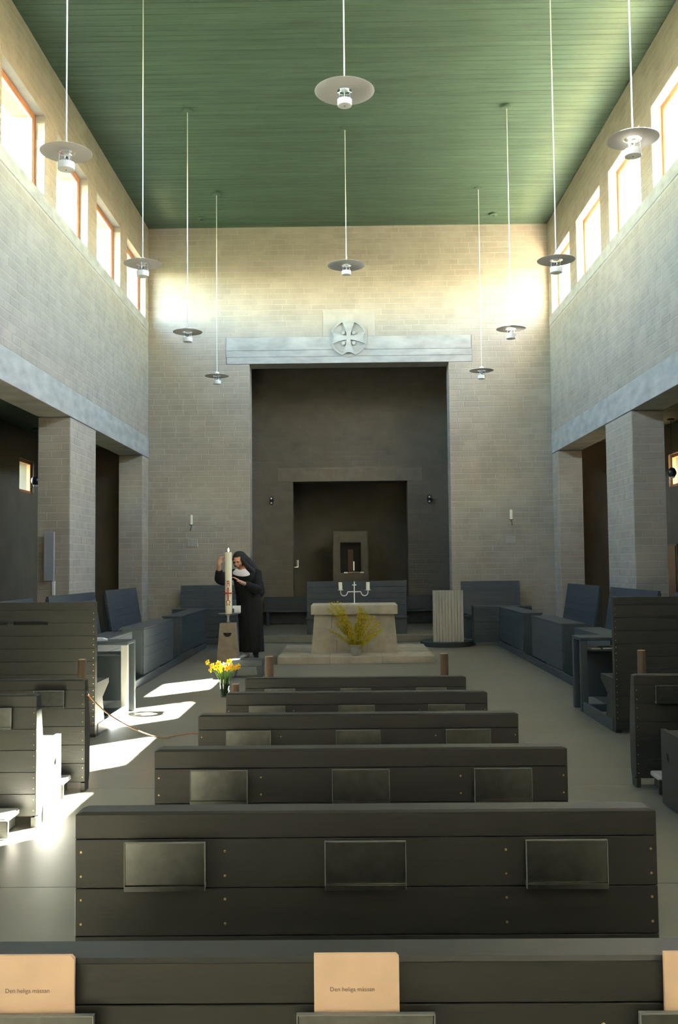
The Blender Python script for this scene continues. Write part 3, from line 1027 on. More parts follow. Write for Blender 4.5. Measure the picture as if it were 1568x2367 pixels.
for s, n in ((-1, 'left'), (1, 'right')):
    c = thing('candle', 'short cream candle on the %s arm of the altar candelabrum' % n, 'candle', (0.04 + s * 0.207, 14.42, ct + .214), group='candelabrum candles')
    cb = MB()
    r = 0.028
    hh_ = 0.115
    cb.lathe([(r, 0), (r, hh_ - .004), (r * .9, hh_)], (0, 0, 0), 20)
    tip = -0.12 if s < 0 else 0.0
    cb.v = [(v[0] + tip * -0.3 * v[2] * (1 if s < 0 else 0) * -1, v[1], v[2]) for v in cb.v]
    cb.build('wax_body', 'wax', c, 'auto')
    MB().tube([(0, 0, hh_ - .002), (0.001, 0, hh_ + 0.008)], 0.0012, 5).build('wick', 'black', c)

# standing cross behind the altar
t = thing('standing_cross', 'slender standing cross behind the altar, arms whitened as if catching light', 'cross', (0.04, 15.1, 0.10))
MB().lathe([(0.12, 0), (0.12, 0.015), (0.02, 0.03)], (0, 0, 0), 20).build('base', 'bronze', t, 'auto')
MB().tube([(0, 0, 0.02), (0, 0, 1.205)], 0.008, 8).build('shaft', 'bronze', t, 'auto')
MB().tube([(-0.15, 0, 1.178), (0, 0, 1.185), (0.15, 0, 1.180)], 0.0055, 8).build('cross_bar', 'woodlight', t, 'auto')
for s in (-1, 1):
    MB().cbox(*sorted((s * 0.10, s * 0.157)), -0.009, 0.009, 1.170, 1.190, 0.002).build('lit_arm_tip', 'whitemetal', t)  # white paints the light caught on the bar ends
MB().cbox(-0.010, 0.010, -0.010, 0.010, 1.215, 1.355, 0.002).build('upper_arm', 'whitemetal', t)  # white here also imitates caught light
MB().tube([(0, 0, 1.2), (0, 0, 1.22)], 0.006, 6).build('joint', 'bronze', t)

# president's bench behind the altar
t = thing('presidential_bench', 'wide blue-grey bench with high back directly behind the altar', 'bench', (0.10, 17.72, 0.12))
for i in range(6):
    a, b = 0.30 + 0.113 * i, 0.30 + 0.113 * (i + 1)
    MB().cbox(-0.945, 0.945, 0.36, 0.39, a + .001, b - .001, 0.003).build('back_plank', 'bench', t)
MB().cbox(-0.945, 0.945, 0.0, 0.358, 0.28, 0.32, 0.004).build('seat', 'bench', t)
MB().cbox(-0.93, 0.93, 0.03, 0.34, 0.0, 0.279, 0.004).build('seat_box', 'bench', t)
for s in (-1, 1):
    MB().cbox(*sorted((s * 0.90, s * 0.85)), 0.391, 0.42, 0.0, 0.95, 0.003).build('back_post', 'darkbase', t)
# low bench along the apse wall
t = thing('apse_bench', 'long low dark bench along the dim apse wall', 'bench', (0, 20.55, 0.12))
MB().cbox(-1.9, 1.9, 0.30, 0.335, 0.02, 0.60, 0.004).build('backrest', 'bench', t)
MB().cbox(-1.9, 1.9, 0.0, 0.299, 0.28, 0.31, 0.004).build('seat', 'bench', t)
for x in (-1.8, -0.6, 0.6, 1.8):
    MB().cbox(x - .03, x + .03, 0.02, 0.28, 0.0, 0.279, 0.003).build('leg', 'bench', t)
# tabernacle stele
t = thing('tabernacle_stele', 'tapering stone stele with a dark square recess in the niche', 'tabernacle', (0.0, 22.0, 0.12))
zt = 2.06
def sx(z): return 0.435 - 0.045 * z / zt
rz0, rz1, rw = 1.10, 1.80, 0.24
for (xa, xb, za, zb) in (('L', 'R', 0, rz0), ('L', 'R', rz1, zt), ('L', 'a', rz0, rz1), ('b', 'R', rz0, rz1)):
    v = []
    for z in (za, zb):
        X = {'L': -sx(z), 'R': sx(z), 'a': -rw, 'b': rw}
        v += [(X[xa], 0, z), (X[xb], 0, z), (X[xb], 0.45, z), (X[xa], 0.45, z)]
    MB().add(v, [(3, 2, 1, 0), (4, 5, 6, 7), (0, 1, 5, 4), (1, 2, 6, 5), (2, 3, 7, 6), (3, 0, 4, 7)]).build('stone_block', 'tabernacle', t)
MB().box(-rw, rw, 0.22, 0.25, rz0, rz1).build('tabernacle_door', 'darkrecess', t)
MB().cbox(-0.065, 0.065, 0.16, 0.219, rz0 + .02, rz1 - .16, 0.005).build('inner_shrine', 'bronze', t)
# sanctuary light in the niche
t = thing('sanctuary_candle', 'small candle on a bracket at the left side of the niche', 'candle', (-1.24, 21.2, 1.37))
MB().box(-0.03, 0.08, -0.02, 0.02, -0.012, 0.0).build('bracket', 'chrome', t)
MB().lathe([(0.025, 0.0), (0.025, 0.14), (0.02, 0.15)], (0.06, 0, 0), 14).build('wax_body', 'wax', t, 'auto')

# stone lectern on a round dark base
t = thing('lectern', 'pale stone slab lectern on a round dark base right of the altar', 'lectern', (1.63, 16.35, 0))
MB().lathe([(0.45, 0), (0.45, 0.075), (0.44, 0.085)], (0.0, 0.16, 0), 48).build('round_base', 'darkbase', t, 'auto')
n = 10
for i in range(n):
    a, b = -0.255 + 0.51 * i / n, -0.255 + 0.51 * (i + 1) / n
    MB().cbox(a + .001, b - .001, -0.22, -0.12, 0.086, 0.955, 0.005).build('stone_stave', 'ambo', t)
MB().box(-0.24, 0.24, -0.119, -0.05, 0.086, 0.93).build('core', 'ambo', t)

# ------------------------------------------------------------------ forsythia
t = thing('flower_pot', 'small pale pot holding yellow forsythia before the altar', 'pot', (0.055, 13.80, 0.101))
MB().lathe([(0.055, 0), (0.068, 0.01), (0.076, 0.13), (0.084, 0.135), (0.084, 0.15), (0.07, 0.15), (0.066, 0.06), (0, 0.06)], (0, 0, 0), 24, False).build('body', 'pot', t, 'auto')
rnd = random.Random(5)
br = []
# (tip dx, tip dz, curve)
tips = [(-0.40, 0.60), (-0.36, 0.68), (-0.30, 0.63), (-0.27, 0.70), (-0.24, 0.58), (-0.20, 0.62), (-0.38, 0.28), (-0.30, 0.40), (-0.12, 0.42), (0.0, 0.38),
        (0.06, 0.45), (0.10, 0.60), (0.14, 0.55), (0.18, 0.50), (0.26, 0.48), (0.34, 0.40), (0.38, 0.30), (0.30, 0.24), (-0.22, 0.45), (0.06, 0.62)]
words = ['far left low', 'far left tall', 'leftmost upright', 'tall left', 'upright left', 'inner left', 'low left drooping', 'middle left', 'centre left', 'centre', 'centre right', 'tall inner right', 'inner right', 'upright right', 'slanting right', 'outer right', 'far right', 'low right', 'dense left', 'tallest right']
for i, (tx, tz) in enumerate(tips):
    b = thing('forsythia_branch', '%s yellow blossoming forsythia branch in the pot before the altar' % words[i], 'branch', (0.055, 13.80, 0.17), group='forsythia branches')
    ty = rnd.uniform(-0.16, 0.16)
    pts = []
    for s in lin(0, 1, 9):
        pts.append((0.02 * math.copysign(1, tx) * (1 - s) + tx * (s ** 1.35) + rnd.uniform(-.006, .006), ty * s, tz * s * (1.12 - 0.12 * s)))
    MB().tube(pts, [0.0035 - 0.0022 * s for s in lin(0, 1, 9)], 5).build('twig', 'twig', b)
    bl = MB()
    for k in range(230):
        s = rnd.uniform(0.10, 1.0)
        f = s * 8
        j = min(7, int(f))
        p = Vector(pts[j]).lerp(Vector(pts[j + 1]), f - j) + Vector((rnd.gauss(0, .016), rnd.gauss(0, .016), rnd.gauss(0, .016)))
        q = Quaternion((rnd.gauss(0, 1), rnd.gauss(0, 1), rnd.gauss(0, 1), rnd.gauss(0, 1))).normalized()
        r = rnd.uniform(0.012, 0.021)
        for a in (0, math.pi / 2):     # two crossed pairs of petals
            v = [Vector((math.cos(a) * r * sx_, math.sin(a) * r * sx_, 0.004 * abs(sx_))) + Vector((-math.sin(a), math.cos(a), 0)) * r * 0.3 * w_ for sx_, w_ in ((-1, 0), (0, -1), (1, 0), (0, 1))]
            bl.add([p + q @ x for x in v], [(0, 1, 2, 3)])
    o = bl.build('blossom', 'blossom', b)
    o['kind'] = 'stuff'
# ------------------------------------------------------------------ pendant lamps
def make_lamp(R, zdisc):
    """origin: centre of the disc; ceiling is ZC - zdisc above"""
    t = thing('pendant_lamp', 'x', 'lamp', group='pendant lamps with flat discs')
    h = ZC - zdisc
    MB().lathe([(0.055, h - 0.035), (0.075, h - 0.028), (0.075, h - 0.001)], (0, 0, 0), 24).build('canopy', 'ceil', t, 'auto')
    MB().tube([(0, 0, 0.06), (0, 0, h - 0.03)], 0.0065, 8).build('cord', 'cord', t, 'auto')
    hr = 0.072
    MB().lathe([(hr, 0.0), (R - .004, 0.0), (R, 0.003), (R - .004, 0.006), (hr, 0.006), (hr, 0.0)], (0, 0, 0), 64, False).build('disc', 'lampgrey', t, 'auto')
    MB().lathe([(0.030, 0.0), (0.045, 0.012), (0.040, 0.06), (0.012, 0.075)], (0, 0, 0.004), 20).build('socket', 'lampwhite', t, 'auto')
    for k in range(3):
        a = 2 * math.pi * k / 3 + 0.5
        c, s = math.cos(a), math.sin(a)
        MB().tube([(0.034 * c, 0.034 * s, 0.02), (0.055 * c, 0.055 * s, 0.015), (0.060 * c, 0.060 * s, -0.085)], 0.003, 6).build('rod', 'lampwhite', t, 'auto')
        MB().tube([(0.035 * c, 0.035 * s, 0.010), (0.080 * c, 0.080 * s, 0.008)], 0.003, 6).build('spoke', 'chrome', t, 'auto')
    b = MB().lathe([(0.058, 0), (0.068, 0.004), (0.070, 0.06), (0.062, 0.064), (0.05, 0.05)], (0, 0, -0.145), 32).build('lamp_body', 'lampwhite', t, 'auto')
    MB().lathe([(0.006, -0.002), (0.006, 0.004)], (0, 0, -0.145), 10).build('finial', 'black', b)
    MB().lathe([(0.02, 0), (0.026, 0.02), (0.018, 0.05), (0.012, 0.07)], (0, 0, -0.10), 14).build('bulb', 'chrome', t, 'auto')
    return t
ZS, ZM = 4.80, 5.95
side_lamp = make_lamp(0.212, ZS)
mid_lamp = make_lamp(0.288, ZM)
LO = [0.03, 0.075, 0.03, 0.01, -0.01, -0.02, -0.04, 0.0]
LS = [7.68, 10.60, 13.60, 16.66]
lab = ['nearest', 'second', 'third', 'farthest']
n = 0
for i, yy in enumerate(LS):
    for sx_, sd in ((-2.34, 'left'), (2.34, 'right')):
        l = side_lamp if n == 0 else copy_tree(side_lamp)
        n += 1
        l.location = (sx_, yy, ZS + LO[n - 1])
        l.rotation_euler = (0, 0, 0.7 * n)
        l['label'] = '%s white disc pendant lamp in the %s row of four' % (lab[i], sd)
for i, yy in enumerate([8.92, 14.26]):
    l = mid_lamp if i == 0 else copy_tree(mid_lamp)
    l.location = (-0.03, yy, ZM)
    l['label'] = ['large high disc pendant lamp at the top centre of the ceiling', 'large disc pendant lamp hanging centred before the back wall'][i]
for x, yy, lb in ((-2.80, 17.92, 'small round ceiling outlet near the left back corner'), (2.80, 17.92, 'small round ceiling outlet near the right back corner')):
    t = thing('ceiling_outlet', lb, 'ceiling outlet', (x, yy, ZC - 0.002), group='ceiling outlets')
    MB().lathe([(0.05, -0.045), (0.075, -0.035), (0.075, 0.0)], (0, 0, 0), 24).build('cover', 'ceil', t, 'auto')
    MB().lathe([(0.03, -0.052), (0.03, -0.044)], (0, 0, 0), 16).build('opening', 'black', t)

# ------------------------------------------------------------------ wall candles and small wall lamps
def sconce(x, z, lb):
    t = thing('wall_candle', lb, 'candle', (x, YB - 0.006, z), group='wall candles on iron brackets')
    s = 0.04 if x > 0 else -0.04
    MB().tube([(s, -0.004, -0.10), (s * .6, -0.06, -0.06), (0, -0.13, -0.03), (0, -0.14, 0.0)], 0.007, 6).build('bracket', 'black', t, 'auto')
    MB().lathe([(0.02, -0.005), (0.04, 0.0), (0.042, 0.008)], (0, -0.14, 0), 20).build('drip_pan', 'black', t, 'auto')
    MB().lathe([(0.026, 0.009), (0.026, 0.19), (0.020, 0.196)], (0, -0.14, 0), 16).build('wax_body', 'wax', t, 'auto')
sconce(-3.08, 2.20, 'cream candle on an iron bracket left of the tall opening')
sconce(3.10, 2.24, 'cream candle on an iron bracket right of the tall opening')
def spot(x, lb):
    t = thing('wall_spotlight', lb, 'spotlight', (x, YA - 0.012, 2.83), group='apse spotlights')
    MB().lathe([(0.045, 0), (0.045, 0.02)], (0, 0, 0), 16).build('wall_plate', 'black', t)
    t.children[0].rotation_euler = (math.pi / 2, 0, 0)
    MB().tube([(0, -0.02, 0), (0, -0.10, 0)], 0.008, 6).build('arm', 'black', t)
    for zz in (0.045, -0.055):
        b = MB().sphere((0, -0.12, zz), 0.045).build('lamp_head', 'black', t, True)
        MB().sphere((0, -0.163, zz), (0.022, 0.008, 0.022)).build('bulb', 'whitemetal', b, True)
spot(-1.73, 'small twin spotlight on the dim apse wall left of the niche')
spot(1.74, 'small twin spotlight on the dim apse wall right of the niche')

# ------------------------------------------------------------------ aisles
for sg, sd, yy in ((-1, 'left', 15.85), (1, 'right', 15.6)):
    t = thing('aisle_lamp', 'small black globe lamp hanging in the %s aisle by the little window' % sd, 'lamp', (sg * 5.28, yy, 2.86), group='black aisle lamps')
    MB().sphere((0, 0, 0), (0.075, 0.075, 0.085)).build('globe', 'black', t, True)
    MB().tube([(0, 0, 0.08), (0, 0, ZA - 2.86)], 0.004, 6).build('cord', 'black', t)
    MB().lathe([(0.05, ZA - 2.86 - 0.03), (0.06, ZA - 2.86 - 0.001)], (0, 0, 0), 16).build('canopy', 'black', t)
    MB().lathe([(0.03, -0.092), (0.05, -0.07)], (0, 0, 0), 16).build('bulb_ring', 'whitemetal', t)
t = thing('wall_panel', 'narrow grey upright panel fixed to the left brick pillar', 'panel', (-4.20, 13.285, 1.22))
MB().cbox(-0.075, 0.065, -0.10, -0.055, 0.0, 0.68, 0.004).build('front_board', 'panelgrey', t)
MB().box(-0.02, 0.02, -0.054, -0.001, 0.05, 0.60).build('bracket', 'panelgrey', t)
MB().cbox(0.03, 0.068, -0.06, -0.03, -0.20, -0.002, 0.003).build('white_strip', 'whitemetal', t)
t = thing('cupboard', 'tall dark brown cupboard in the right aisle at the edge', 'cupboard', (5.24, 15.3, 0))
MB().cbox(-0.22, 0.24, -0.55, 0.55, 0.0, 1.68, 0.006).build('carcass', 'wood', t)
for s in (-1, 1):
    d = MB().cbox(-0.24, -0.222, *sorted((s * 0.005, s * 0.54)), 0.06, 1.65, 0.003).build('door', 'wood', t)
    MB().sphere((-0.25, s * 0.05, 0.9), 0.014).build('knob', 'brass', d, True)

# ------------------------------------------------------------------ paschal candle on its stone stand
CX, CY = -1.825, 14.12
t = thing('candle_stand', 'tapering stone candle stand with a half-moon hollow beside the nun', 'candle stand', (CX - 0.005, CY, 0))
def tz(z): return 0.155 - 0.045 * z / 0.565
# front face is pieced round a half-moon hollow
mz, mr = 0.425, 0.062
segs = 12
half = [(-mr, mz)] + [(mr * math.cos(a), mz + mr * 1.0 * math.sin(a)) for a in lin(math.pi, 2 * math.pi, segs)][1:-1] + [(mr, mz)]
body = MB()
H_ = 0.565
b0, b1 = tz(0), tz(H_)
yb0, yb1 = 0.14, 0.115
def fy(z): return -yb0 + (yb0 - yb1) * z / H_
# sides, back, top, bottom
P = lambda x, y, z: (x, y, z)
v8 = [(-b0, -yb0, 0), (b0, -yb0, 0), (b0, yb0, 0), (-b0, yb0, 0), (-b1, -yb1, H_), (b1, -yb1, H_), (b1, yb1, H_), (-b1, yb1, H_)]
body.add(v8, [(3, 2, 1, 0), (4, 5, 6, 7), (1, 2, 6, 5), (2, 3, 7, 6), (3, 0, 4, 7)])
# front
outer = [(-b0, 0), (b0, 0), (tz(mz), mz), (b1, H_), (-b1, H_), (-tz(mz), mz)]
body.add([(x, fy(z), z) for x, z in [(-b1, H_), (-tz(mz), mz), (-mr, mz), (mr, mz), (tz(mz), mz), (b1, H_)]], [(0, 1, 2, 3, 4, 5)])
low = [(-tz(mz), mz), (-b0, 0), (b0, 0), (tz(mz), mz)] + list(reversed(half))
body.add([(x, fy(z), z) for x, z in low], [tuple(range(len(low)))])
for i in range(len(half)):
    j = (i + 1) % len(half)
    (xa, za), (xb, zb) = half[i], half[j]
    body.add([(xa, fy(za), za), (xb, fy(zb), zb), (xb, fy(zb) + .09, zb), (xa, fy(za) + .09, za)], [(0, 1, 2, 3)])
body.build('stone_body', 'stone', t)
MB().prism([(x * .999, z) for x, z in half], 'y', fy(mz) + .045, fy(mz) + .09).build('hollow', 'darkrecess', t)  # dark insert paints the shade inside the half-moon
MB().box(-0.006, 0.006, fy(mz) + .02, fy(mz) + .044, mz - 0.012, mz + .0).build('hollow_stud', 'stone', t)
MB().lathe([(0.022, 0.565), (0.026, 0.585), (0.016, 0.60), (0.016, 0.66), (0.03, 0.675), (0.03, 0.680)], (0, 0, 0), 18).build('metal_foot', 'silver', t, 'auto')
MB().lathe([(0.02, 0.680), (0.13, 0.688), (0.165, 0.700), (0.168, 0.706), (0.13, 0.700), (0.0, 0.696)], (0.01, 0, 0), 40).build('dish', 'silver', t, 'auto')
CZ = 0.7005
c = thing('paschal_candle', 'tall thick cream paschal candle with red cross and letters', 'candle', (CX, CY, CZ))
CR, CH = 0.0515, 0.905
MB().lathe([(CR, 0), (CR, CH - .006), (CR - .006, CH), (0.012, CH - 0.006)], (0, 0, 0), 40).build('wax_body', 'wax', c, 'auto')
MB().tube([(0, 0, CH - .008), (0.002, 0, CH + .014)], 0.0018, 6).build('wick', 'black', c)
fl = MB()
fl.lathe([(0.0005, 0), (0.007, 0.008), (0.0095, 0.018), (0.007, 0.034), (0.0005, 0.055)], (0.002, 0, CH + 0.008), 14)
fl.build('flame', 'flame', c, True)
# red writing wrapped on the candle: strokes given in (u,v), u to the right, v up, metres
def wrap_strokes(strokes, wd, name, m_, z0, u0=0.0, lift=0.0022):
    mb = MB()
    for st in strokes:
        pts = []
        for i in range(len(st) - 1):
            (a0, b0_), (a1, b1_) = st[i], st[i + 1]
            k = max(2, int(math.hypot(a1 - a0, b1_ - b0_) / 0.006))
            for s in range(k if i < len(st) - 2 else k + 1):
                pts.append((a0 + (a1 - a0) * s / k, b0_ + (b1_ - b0_) * s / k))
        P3 = []
        for u, v in pts:
            a = (u + u0) / CR
            P3.append(((CR + lift * .5) * math.sin(a), -(CR + lift * .5) * math.cos(a), z0 + v))
        mb.tube(P3, wd / 2, 6)
    return mb.build(name, m_, c)
wrap_strokes([[(-0.020, 0.080), (0.016, 0.080)], [(-0.010, 0.080), (-0.014, 0.0)], [(0.014, 0.080), (0.018, 0.0)], [(-0.012, 0.045), (0.016, 0.045)], [(-0.022, 0.080), (-0.022, 0.072)]], 0.011, 'letter_alpha', 'redwax', 0.40, 0.0)
om = [(-0.026, 0.0), (-0.014, 0.0), (-0.014, 0.012)]
for a in lin(math.radians(235), math.radians(-55), 14):
    om.append((0.025 * math.cos(a), 0.043 + 0.030 * math.sin(a)))
om += [(0.014, 0.012), (0.014, 0.0), (0.026, 0.0)]
wrap_strokes([om], 0.0115, 'letter_omega', 'redwax', 0.125)
wrap_strokes([[(0, 0), (0, 0.182)]], 0.021, 'cross_upright', 'redwax', 0.205)
MB().tube([(-0.05, -CR * .62, 0.302), (-0.03, -CR * .98, 0.302), (0, -CR - .003, 0.302), (0.03, -CR * .98, 0.302), (0.05, -CR * .62, 0.302)], 0.0095, 6).build('cross_bar', 'redwax', c)
for s in (-1, 1):
    MB().tube([(s * 0.05, -CR * .62, 0.302), (s * 0.068, -CR * .6, 0.302), (s * 0.082, -CR * .6, 0.302)], [0.010, 0.008, 0.001], 8).build('wax_nail', 'redwax', c, True)
D2 = [(-0.007, 0.020), (-0.003, 0.025), (0.004, 0.025), (0.007, 0.019), (-0.007, 0.0), (0.008, 0.0)]
D0 = [(0.007 * math.cos(a), 0.0125 + 0.0125 * math.sin(a)) for a in lin(0, 2 * math.pi, 10)]
for u, z, st in ((-0.026, 0.330, D2), (0.026, 0.330, D0), (-0.026, 0.245, D2), (0.026, 0.245, D2)):
    wrap_strokes([st], 0.006, 'year_digit', 'paleredwax', z, u)
# white box with a blue mark on the dish
t = thing('white_box', 'small white box with a blue mark beside the paschal candle', 'box', (CX + 0.115, CY + 0.03, 0.7065))
MB().cbox(-0.058, 0.060, -0.03, 0.03, 0.0, 0.108, 0.003).build('box_body', 'whiteshoe', t)
MB().box(-0.055, -0.032, -0.0312, -0.0302, 0.004, 0.066).build('blue_mark', 'bluemark', t)

# ------------------------------------------------------------------ the nun
NX0, NY0 = -1.60, 14.72
def N(dx, c_, z):          # local frame: x to the right in the photo, c towards the camera
    return Vector((dx, -c_, z))
def capsule(mb, p0, p1, r0, r1, n=14):
    p0, p1 = Vector(p0), Vector(p1)
    d = (p1 - p0)
    L_ = d.length
    d.normalize()
    pts, rs = [], []
    for a in lin(-math.pi / 2, 0, 6):
        pts.append(p0 + d * (r0 * math.sin(a))); rs.append(max(1e-4, r0 * math.cos(a)))
    for a in lin(0, math.pi / 2, 6):
        pts.append(p1 + d * (r1 * math.sin(a))); rs.append(max(1e-4, r1 * math.cos(a)))
    # explicit frame along d
    a_ = d.orthogonal().normalized(); b_ = d.cross(a_)
    vs_, fs = [], []
    for p, r in zip(pts, rs):
        for k in range(n):
            t_ = 2 * math.pi * k / n
            vs_.append(p + (a_ * math.cos(t_) + b_ * math.sin(t_)) * r)
    m_ = len(pts)
    for i in range(m_ - 1):
        for k in range(n):
            j = (k + 1) % n
            fs.append((i * n + k, i * n + j, (i + 1) * n + j, (i + 1) * n + k))
    fs.append(tuple(reversed(range(n)))); fs.append(tuple(range((m_ - 1) * n, m_ * n)))
    mb.add(vs_, fs)
def chain(mb, pts, rs):
    for i in range(len(pts) - 1):
        capsule(mb, pts[i], pts[i + 1], rs[i], rs[i + 1])
def remesh(mb, name, material, parent, vox, sm=4):
    me = mb.mesh(name)
    ob = bpy.data.objects.new(name, me)
    COL.objects.link(ob)
    m1 = ob.modifiers.new('r', 'REMESH'); m1.mode = 'VOXEL'; m1.voxel_size = vox
    m2 = ob.modifiers.new('s', 'SMOOTH'); m2.iterations = sm; m2.factor = 0.5
    bpy.context.view_layer.update()
    me2 = bpy.data.meshes.new_from_object(ob.evaluated_get(bpy.context.evaluated_depsgraph_get()))
    bpy.data.objects.remove(ob)
    me2.name = name
    me2.materials.clear()
    me2.materials.append(MATS[material])
    me2.shade_smooth()
    o = bpy.data.objects.new(name, me2)
    COL.objects.link(o)
    o.parent = parent
    return o
nun = thing('person', 'nun in black habit and veil lighting the tall candle', 'person', (NX0, NY0, 0))
HC = N(-0.125, 0.13, 1.485)                    # head centre
# head axes: looks down and to the left of the photo, towards the candle
fdir = Vector((-0.38, -0.80, -0.46)).normalized()
hx = fdir.cross(Vector((0, 0, 1))).normalized() * -1.0     # person's left ... points to photo right
hz = hx.cross(fdir).normalized()
if hz.z < 0: hz = -hz
def Hd(a, f, u): return HC + hx * a + fdir * f + hz * u
bd = MB()
def ell(mb, c_, rx, rf, ru, n=18, m_=12):
    q = MB(); q.sphere((0, 0, 0), 1.0, n, m_)
    mb.add([c_ + hx * (v[0] * rx) + fdir * (v[1] * rf) + hz * (v[2] * ru) for v in q.v], q.f)
ell(bd, Hd(0, -0.012, 0.022), 0.074, 0.092, 0.092)       # skull
ell(bd, Hd(0, 0.018, -0.035), 0.058, 0.066, 0.080)       # face and jaw
ell(bd, Hd(0, 0.052, -0.098), 0.026, 0.022, 0.020)       # chin
capsule(bd, Hd(0, 0.080, 0.010), Hd(0, 0.098, -0.030), 0.009, 0.014, 10)   # nose
for s in (-1, 1):
    ell(bd, Hd(s * 0.036, 0.058, -0.032), 0.024, 0.022, 0.024, 12, 8)      # cheeks
    ell(bd, Hd(s * 0.074, -0.005, -0.010), 0.012, 0.020, 0.030, 10, 8)     # ears
capsule(bd, Hd(-0.045, 0.072, 0.028), Hd(0.045, 0.072, 0.028), 0.012, 0.012, 10)     # brow
capsule(bd, Hd(-0.020, 0.076, -0.062), Hd(0.020, 0.076, -0.062), 0.009, 0.009, 10)   # lips volume
neck = N(-0.06, 0.06, 1.33)
chain(bd, [Hd(0, -0.03, -0.06), neck], [0.052, 0.056])
chain(bd, [neck, N(-0.01, 0.02, 1.20), N(0.03, 0.0, 0.92), N(0.05, 0.0, 0.80)], [0.08, 0.13, 0.12, 0.14])
shR, shL = N(-0.20, 0.07, 1.275), N(0.13, 0.0, 1.275)
elR, wrR = N(-0.405, 0.26, 1.215), N(-0.395, 0.40, 1.425)
elL, wrL = N(0.17, 0.17, 1.03), N(-0.07, 0.44, 1.165)
chain(bd, [N(-0.06, .03, 1.26), shR, elR, wrR], [0.07, 0.058, 0.042, 0.027])
chain(bd, [N(0.0, .02, 1.26), shL, elL, wrL], [0.07, 0.058, 0.042, 0.027])
for s, fx in ((-1, -0.035), (1, 0.115)):
    chain(bd, [N(fx, 0.0, 0.80), N(fx, 0.02, 0.45), N(fx, 0.0, 0.09)], [0.085, 0.058, 0.038])
# hands
def hand(wr, fwd, palm_n, curls, thumb_side, spread=0.018):
    fwd = fwd.normalized()
    pn = (palm_n - fwd * palm_n.dot(fwd)).normalized()
    sd = fwd.cross(pn).normalized() * thumb_side
    k0 = wr + fwd * 0.02
    for q in (-1.5, -0.5, 0.5, 1.5):
        capsule(bd, wr + sd * (q * 0.011), k0 + fwd * 0.058 + sd * (q * 0.0175), 0.017, 0.0125, 10)
    lens = [0.060, 0.072, 0.080, 0.072][::1]
    for i, q in enumerate((-1.5, -0.5, 0.5, 1.5)):
        base = k0 + fwd * 0.062 + sd * (q * 0.0185)
        d = (fwd + sd * q * 0.05).normalized()
        p = base
        L3 = [lens[i] * .45, lens[i] * .32, lens[i] * .25]
        ang = 0
        rr = [0.0095, 0.0088, 0.0080, 0.0068]
        for j in range(3):
            ang += curls[i] * (0.8 + .25 * j)
            dd = (d * math.cos(ang) + pn * math.sin(ang)).normalized()
            q_ = p + dd * L3[j]
            capsule(bd, p, q_, rr[j], rr[j + 1], 8)
            p = q_
    tb = wr + fwd * 0.028 + sd * 0.026
    t1 = tb + (fwd * 0.55 + sd * 0.75 + pn * 0.25).normalized() * 0.040
    t2 = t1 + (fwd * 0.80 + sd * 0.15 + pn * 0.55).normalized() * 0.034
    capsule(bd, tb, t1, 0.014, 0.011, 8); capsule(bd, t1, t2, 0.011, 0.008, 8)
# raised hand: holds a lit taper towards the wick; other hand steadies the candle
hand(wrR, Vector((0.22, -0.25, 0.94)), Vector((0.75, -0.65, 0.0)), [0.55, 0.50, 0.45, 0.36], 1)
hand(wrL, Vector((-0.62, -0.50, 0.55)), Vector((-0.55, -0.2, -0.80)), [0.22, 0.20, 0.18, 0.16], 1)
remesh(bd, 'body', 'skin', nun, 0.0055, 3)
# face details
for s in (-1, 1):
    MB().sphere(Hd(s * 0.032, 0.080, 0.008), 0.0085, 10, 8).build('eye', 'hair', nun, True)
    MB().tube([Hd(s * 0.016, 0.087, 0.028), Hd(s * 0.034, 0.086, 0.032), Hd(s * 0.048, 0.076, 0.026)], 0.003, 6).build('eyebrow', 'hair', nun, True)
MB().tube([Hd(-0.021, 0.083, -0.061), Hd(0, 0.088, -0.059), Hd(0.021, 0.083, -0.061)], [0.002, 0.0045, 0.002], 6).build('mouth', 'lips', nun, True)
# habit: robe loft with folds, plus sleeves, welded into one cloth
hb = MB()
rings = [  # z, centre x, centre c, half width, half depth
    (0.085, 0.055, 0.00, 0.185, 0.17), (0.30, 0.052, 0.00, 0.180, 0.165), (0.60, 0.035, 0.00, 0.185, 0.155), (0.80, 0.020, 0.00, 0.195, 0.15),
    (0.95, 0.005, 0.01, 0.190, 0.145), (1.10, -0.02, 0.02, 0.190, 0.14), (1.22, -0.035, 0.035, 0.19, 0.125), (1.30, -0.045, 0.045, 0.155, 0.10), (1.345, -0.055, 0.055, 0.085, 0.075)]
NS = 48
vs_, fs = [], []
for zi, (z, cx0, cc0, hw0, hd0) in enumerate(rings):
    amp = 0.016 * max(0, (0.95 - z)) / 0.95
    for k in range(NS):
        a = 2 * math.pi * k / NS
        r = 1 + (amp / 0.17) * math.sin(a * 9 + 0.8 * math.sin(z * 3)) 
        vs_.append(N(cx0 + hw0 * r * math.cos(a), cc0 + hd0 * r * math.sin(a), z))
for i in range(len(rings) - 1):
    for k in range(NS):
        j = (k + 1) % NS
        fs.append((i * NS + k, i * NS + j, (i + 1) * NS + j, (i + 1) * NS + k))
fs.append(tuple(range(NS))); fs.append(tuple(reversed(range((len(rings) - 1) * NS, len(rings) * NS))))
hb.add(vs_, fs)
mR = elR.lerp(wrR, 0.42)
mL = elL.lerp(wrL, 0.62)
chain(hb, [N(-0.05, .04, 1.25), shR, elR, mR], [0.09, 0.085, 0.078, 0.062])
chain(hb, [N(0.0, .02, 1.24), shL, elL, mL], [0.09, 0.085, 0.075, 0.058])
capsule(hb, elR + N(0.0, 0, -0.03), elR + N(0.05, -0.02, -0.05), 0.06, 0.06)
habit = remesh(hb, 'habit', 'habit', nun, 0.011, 4)
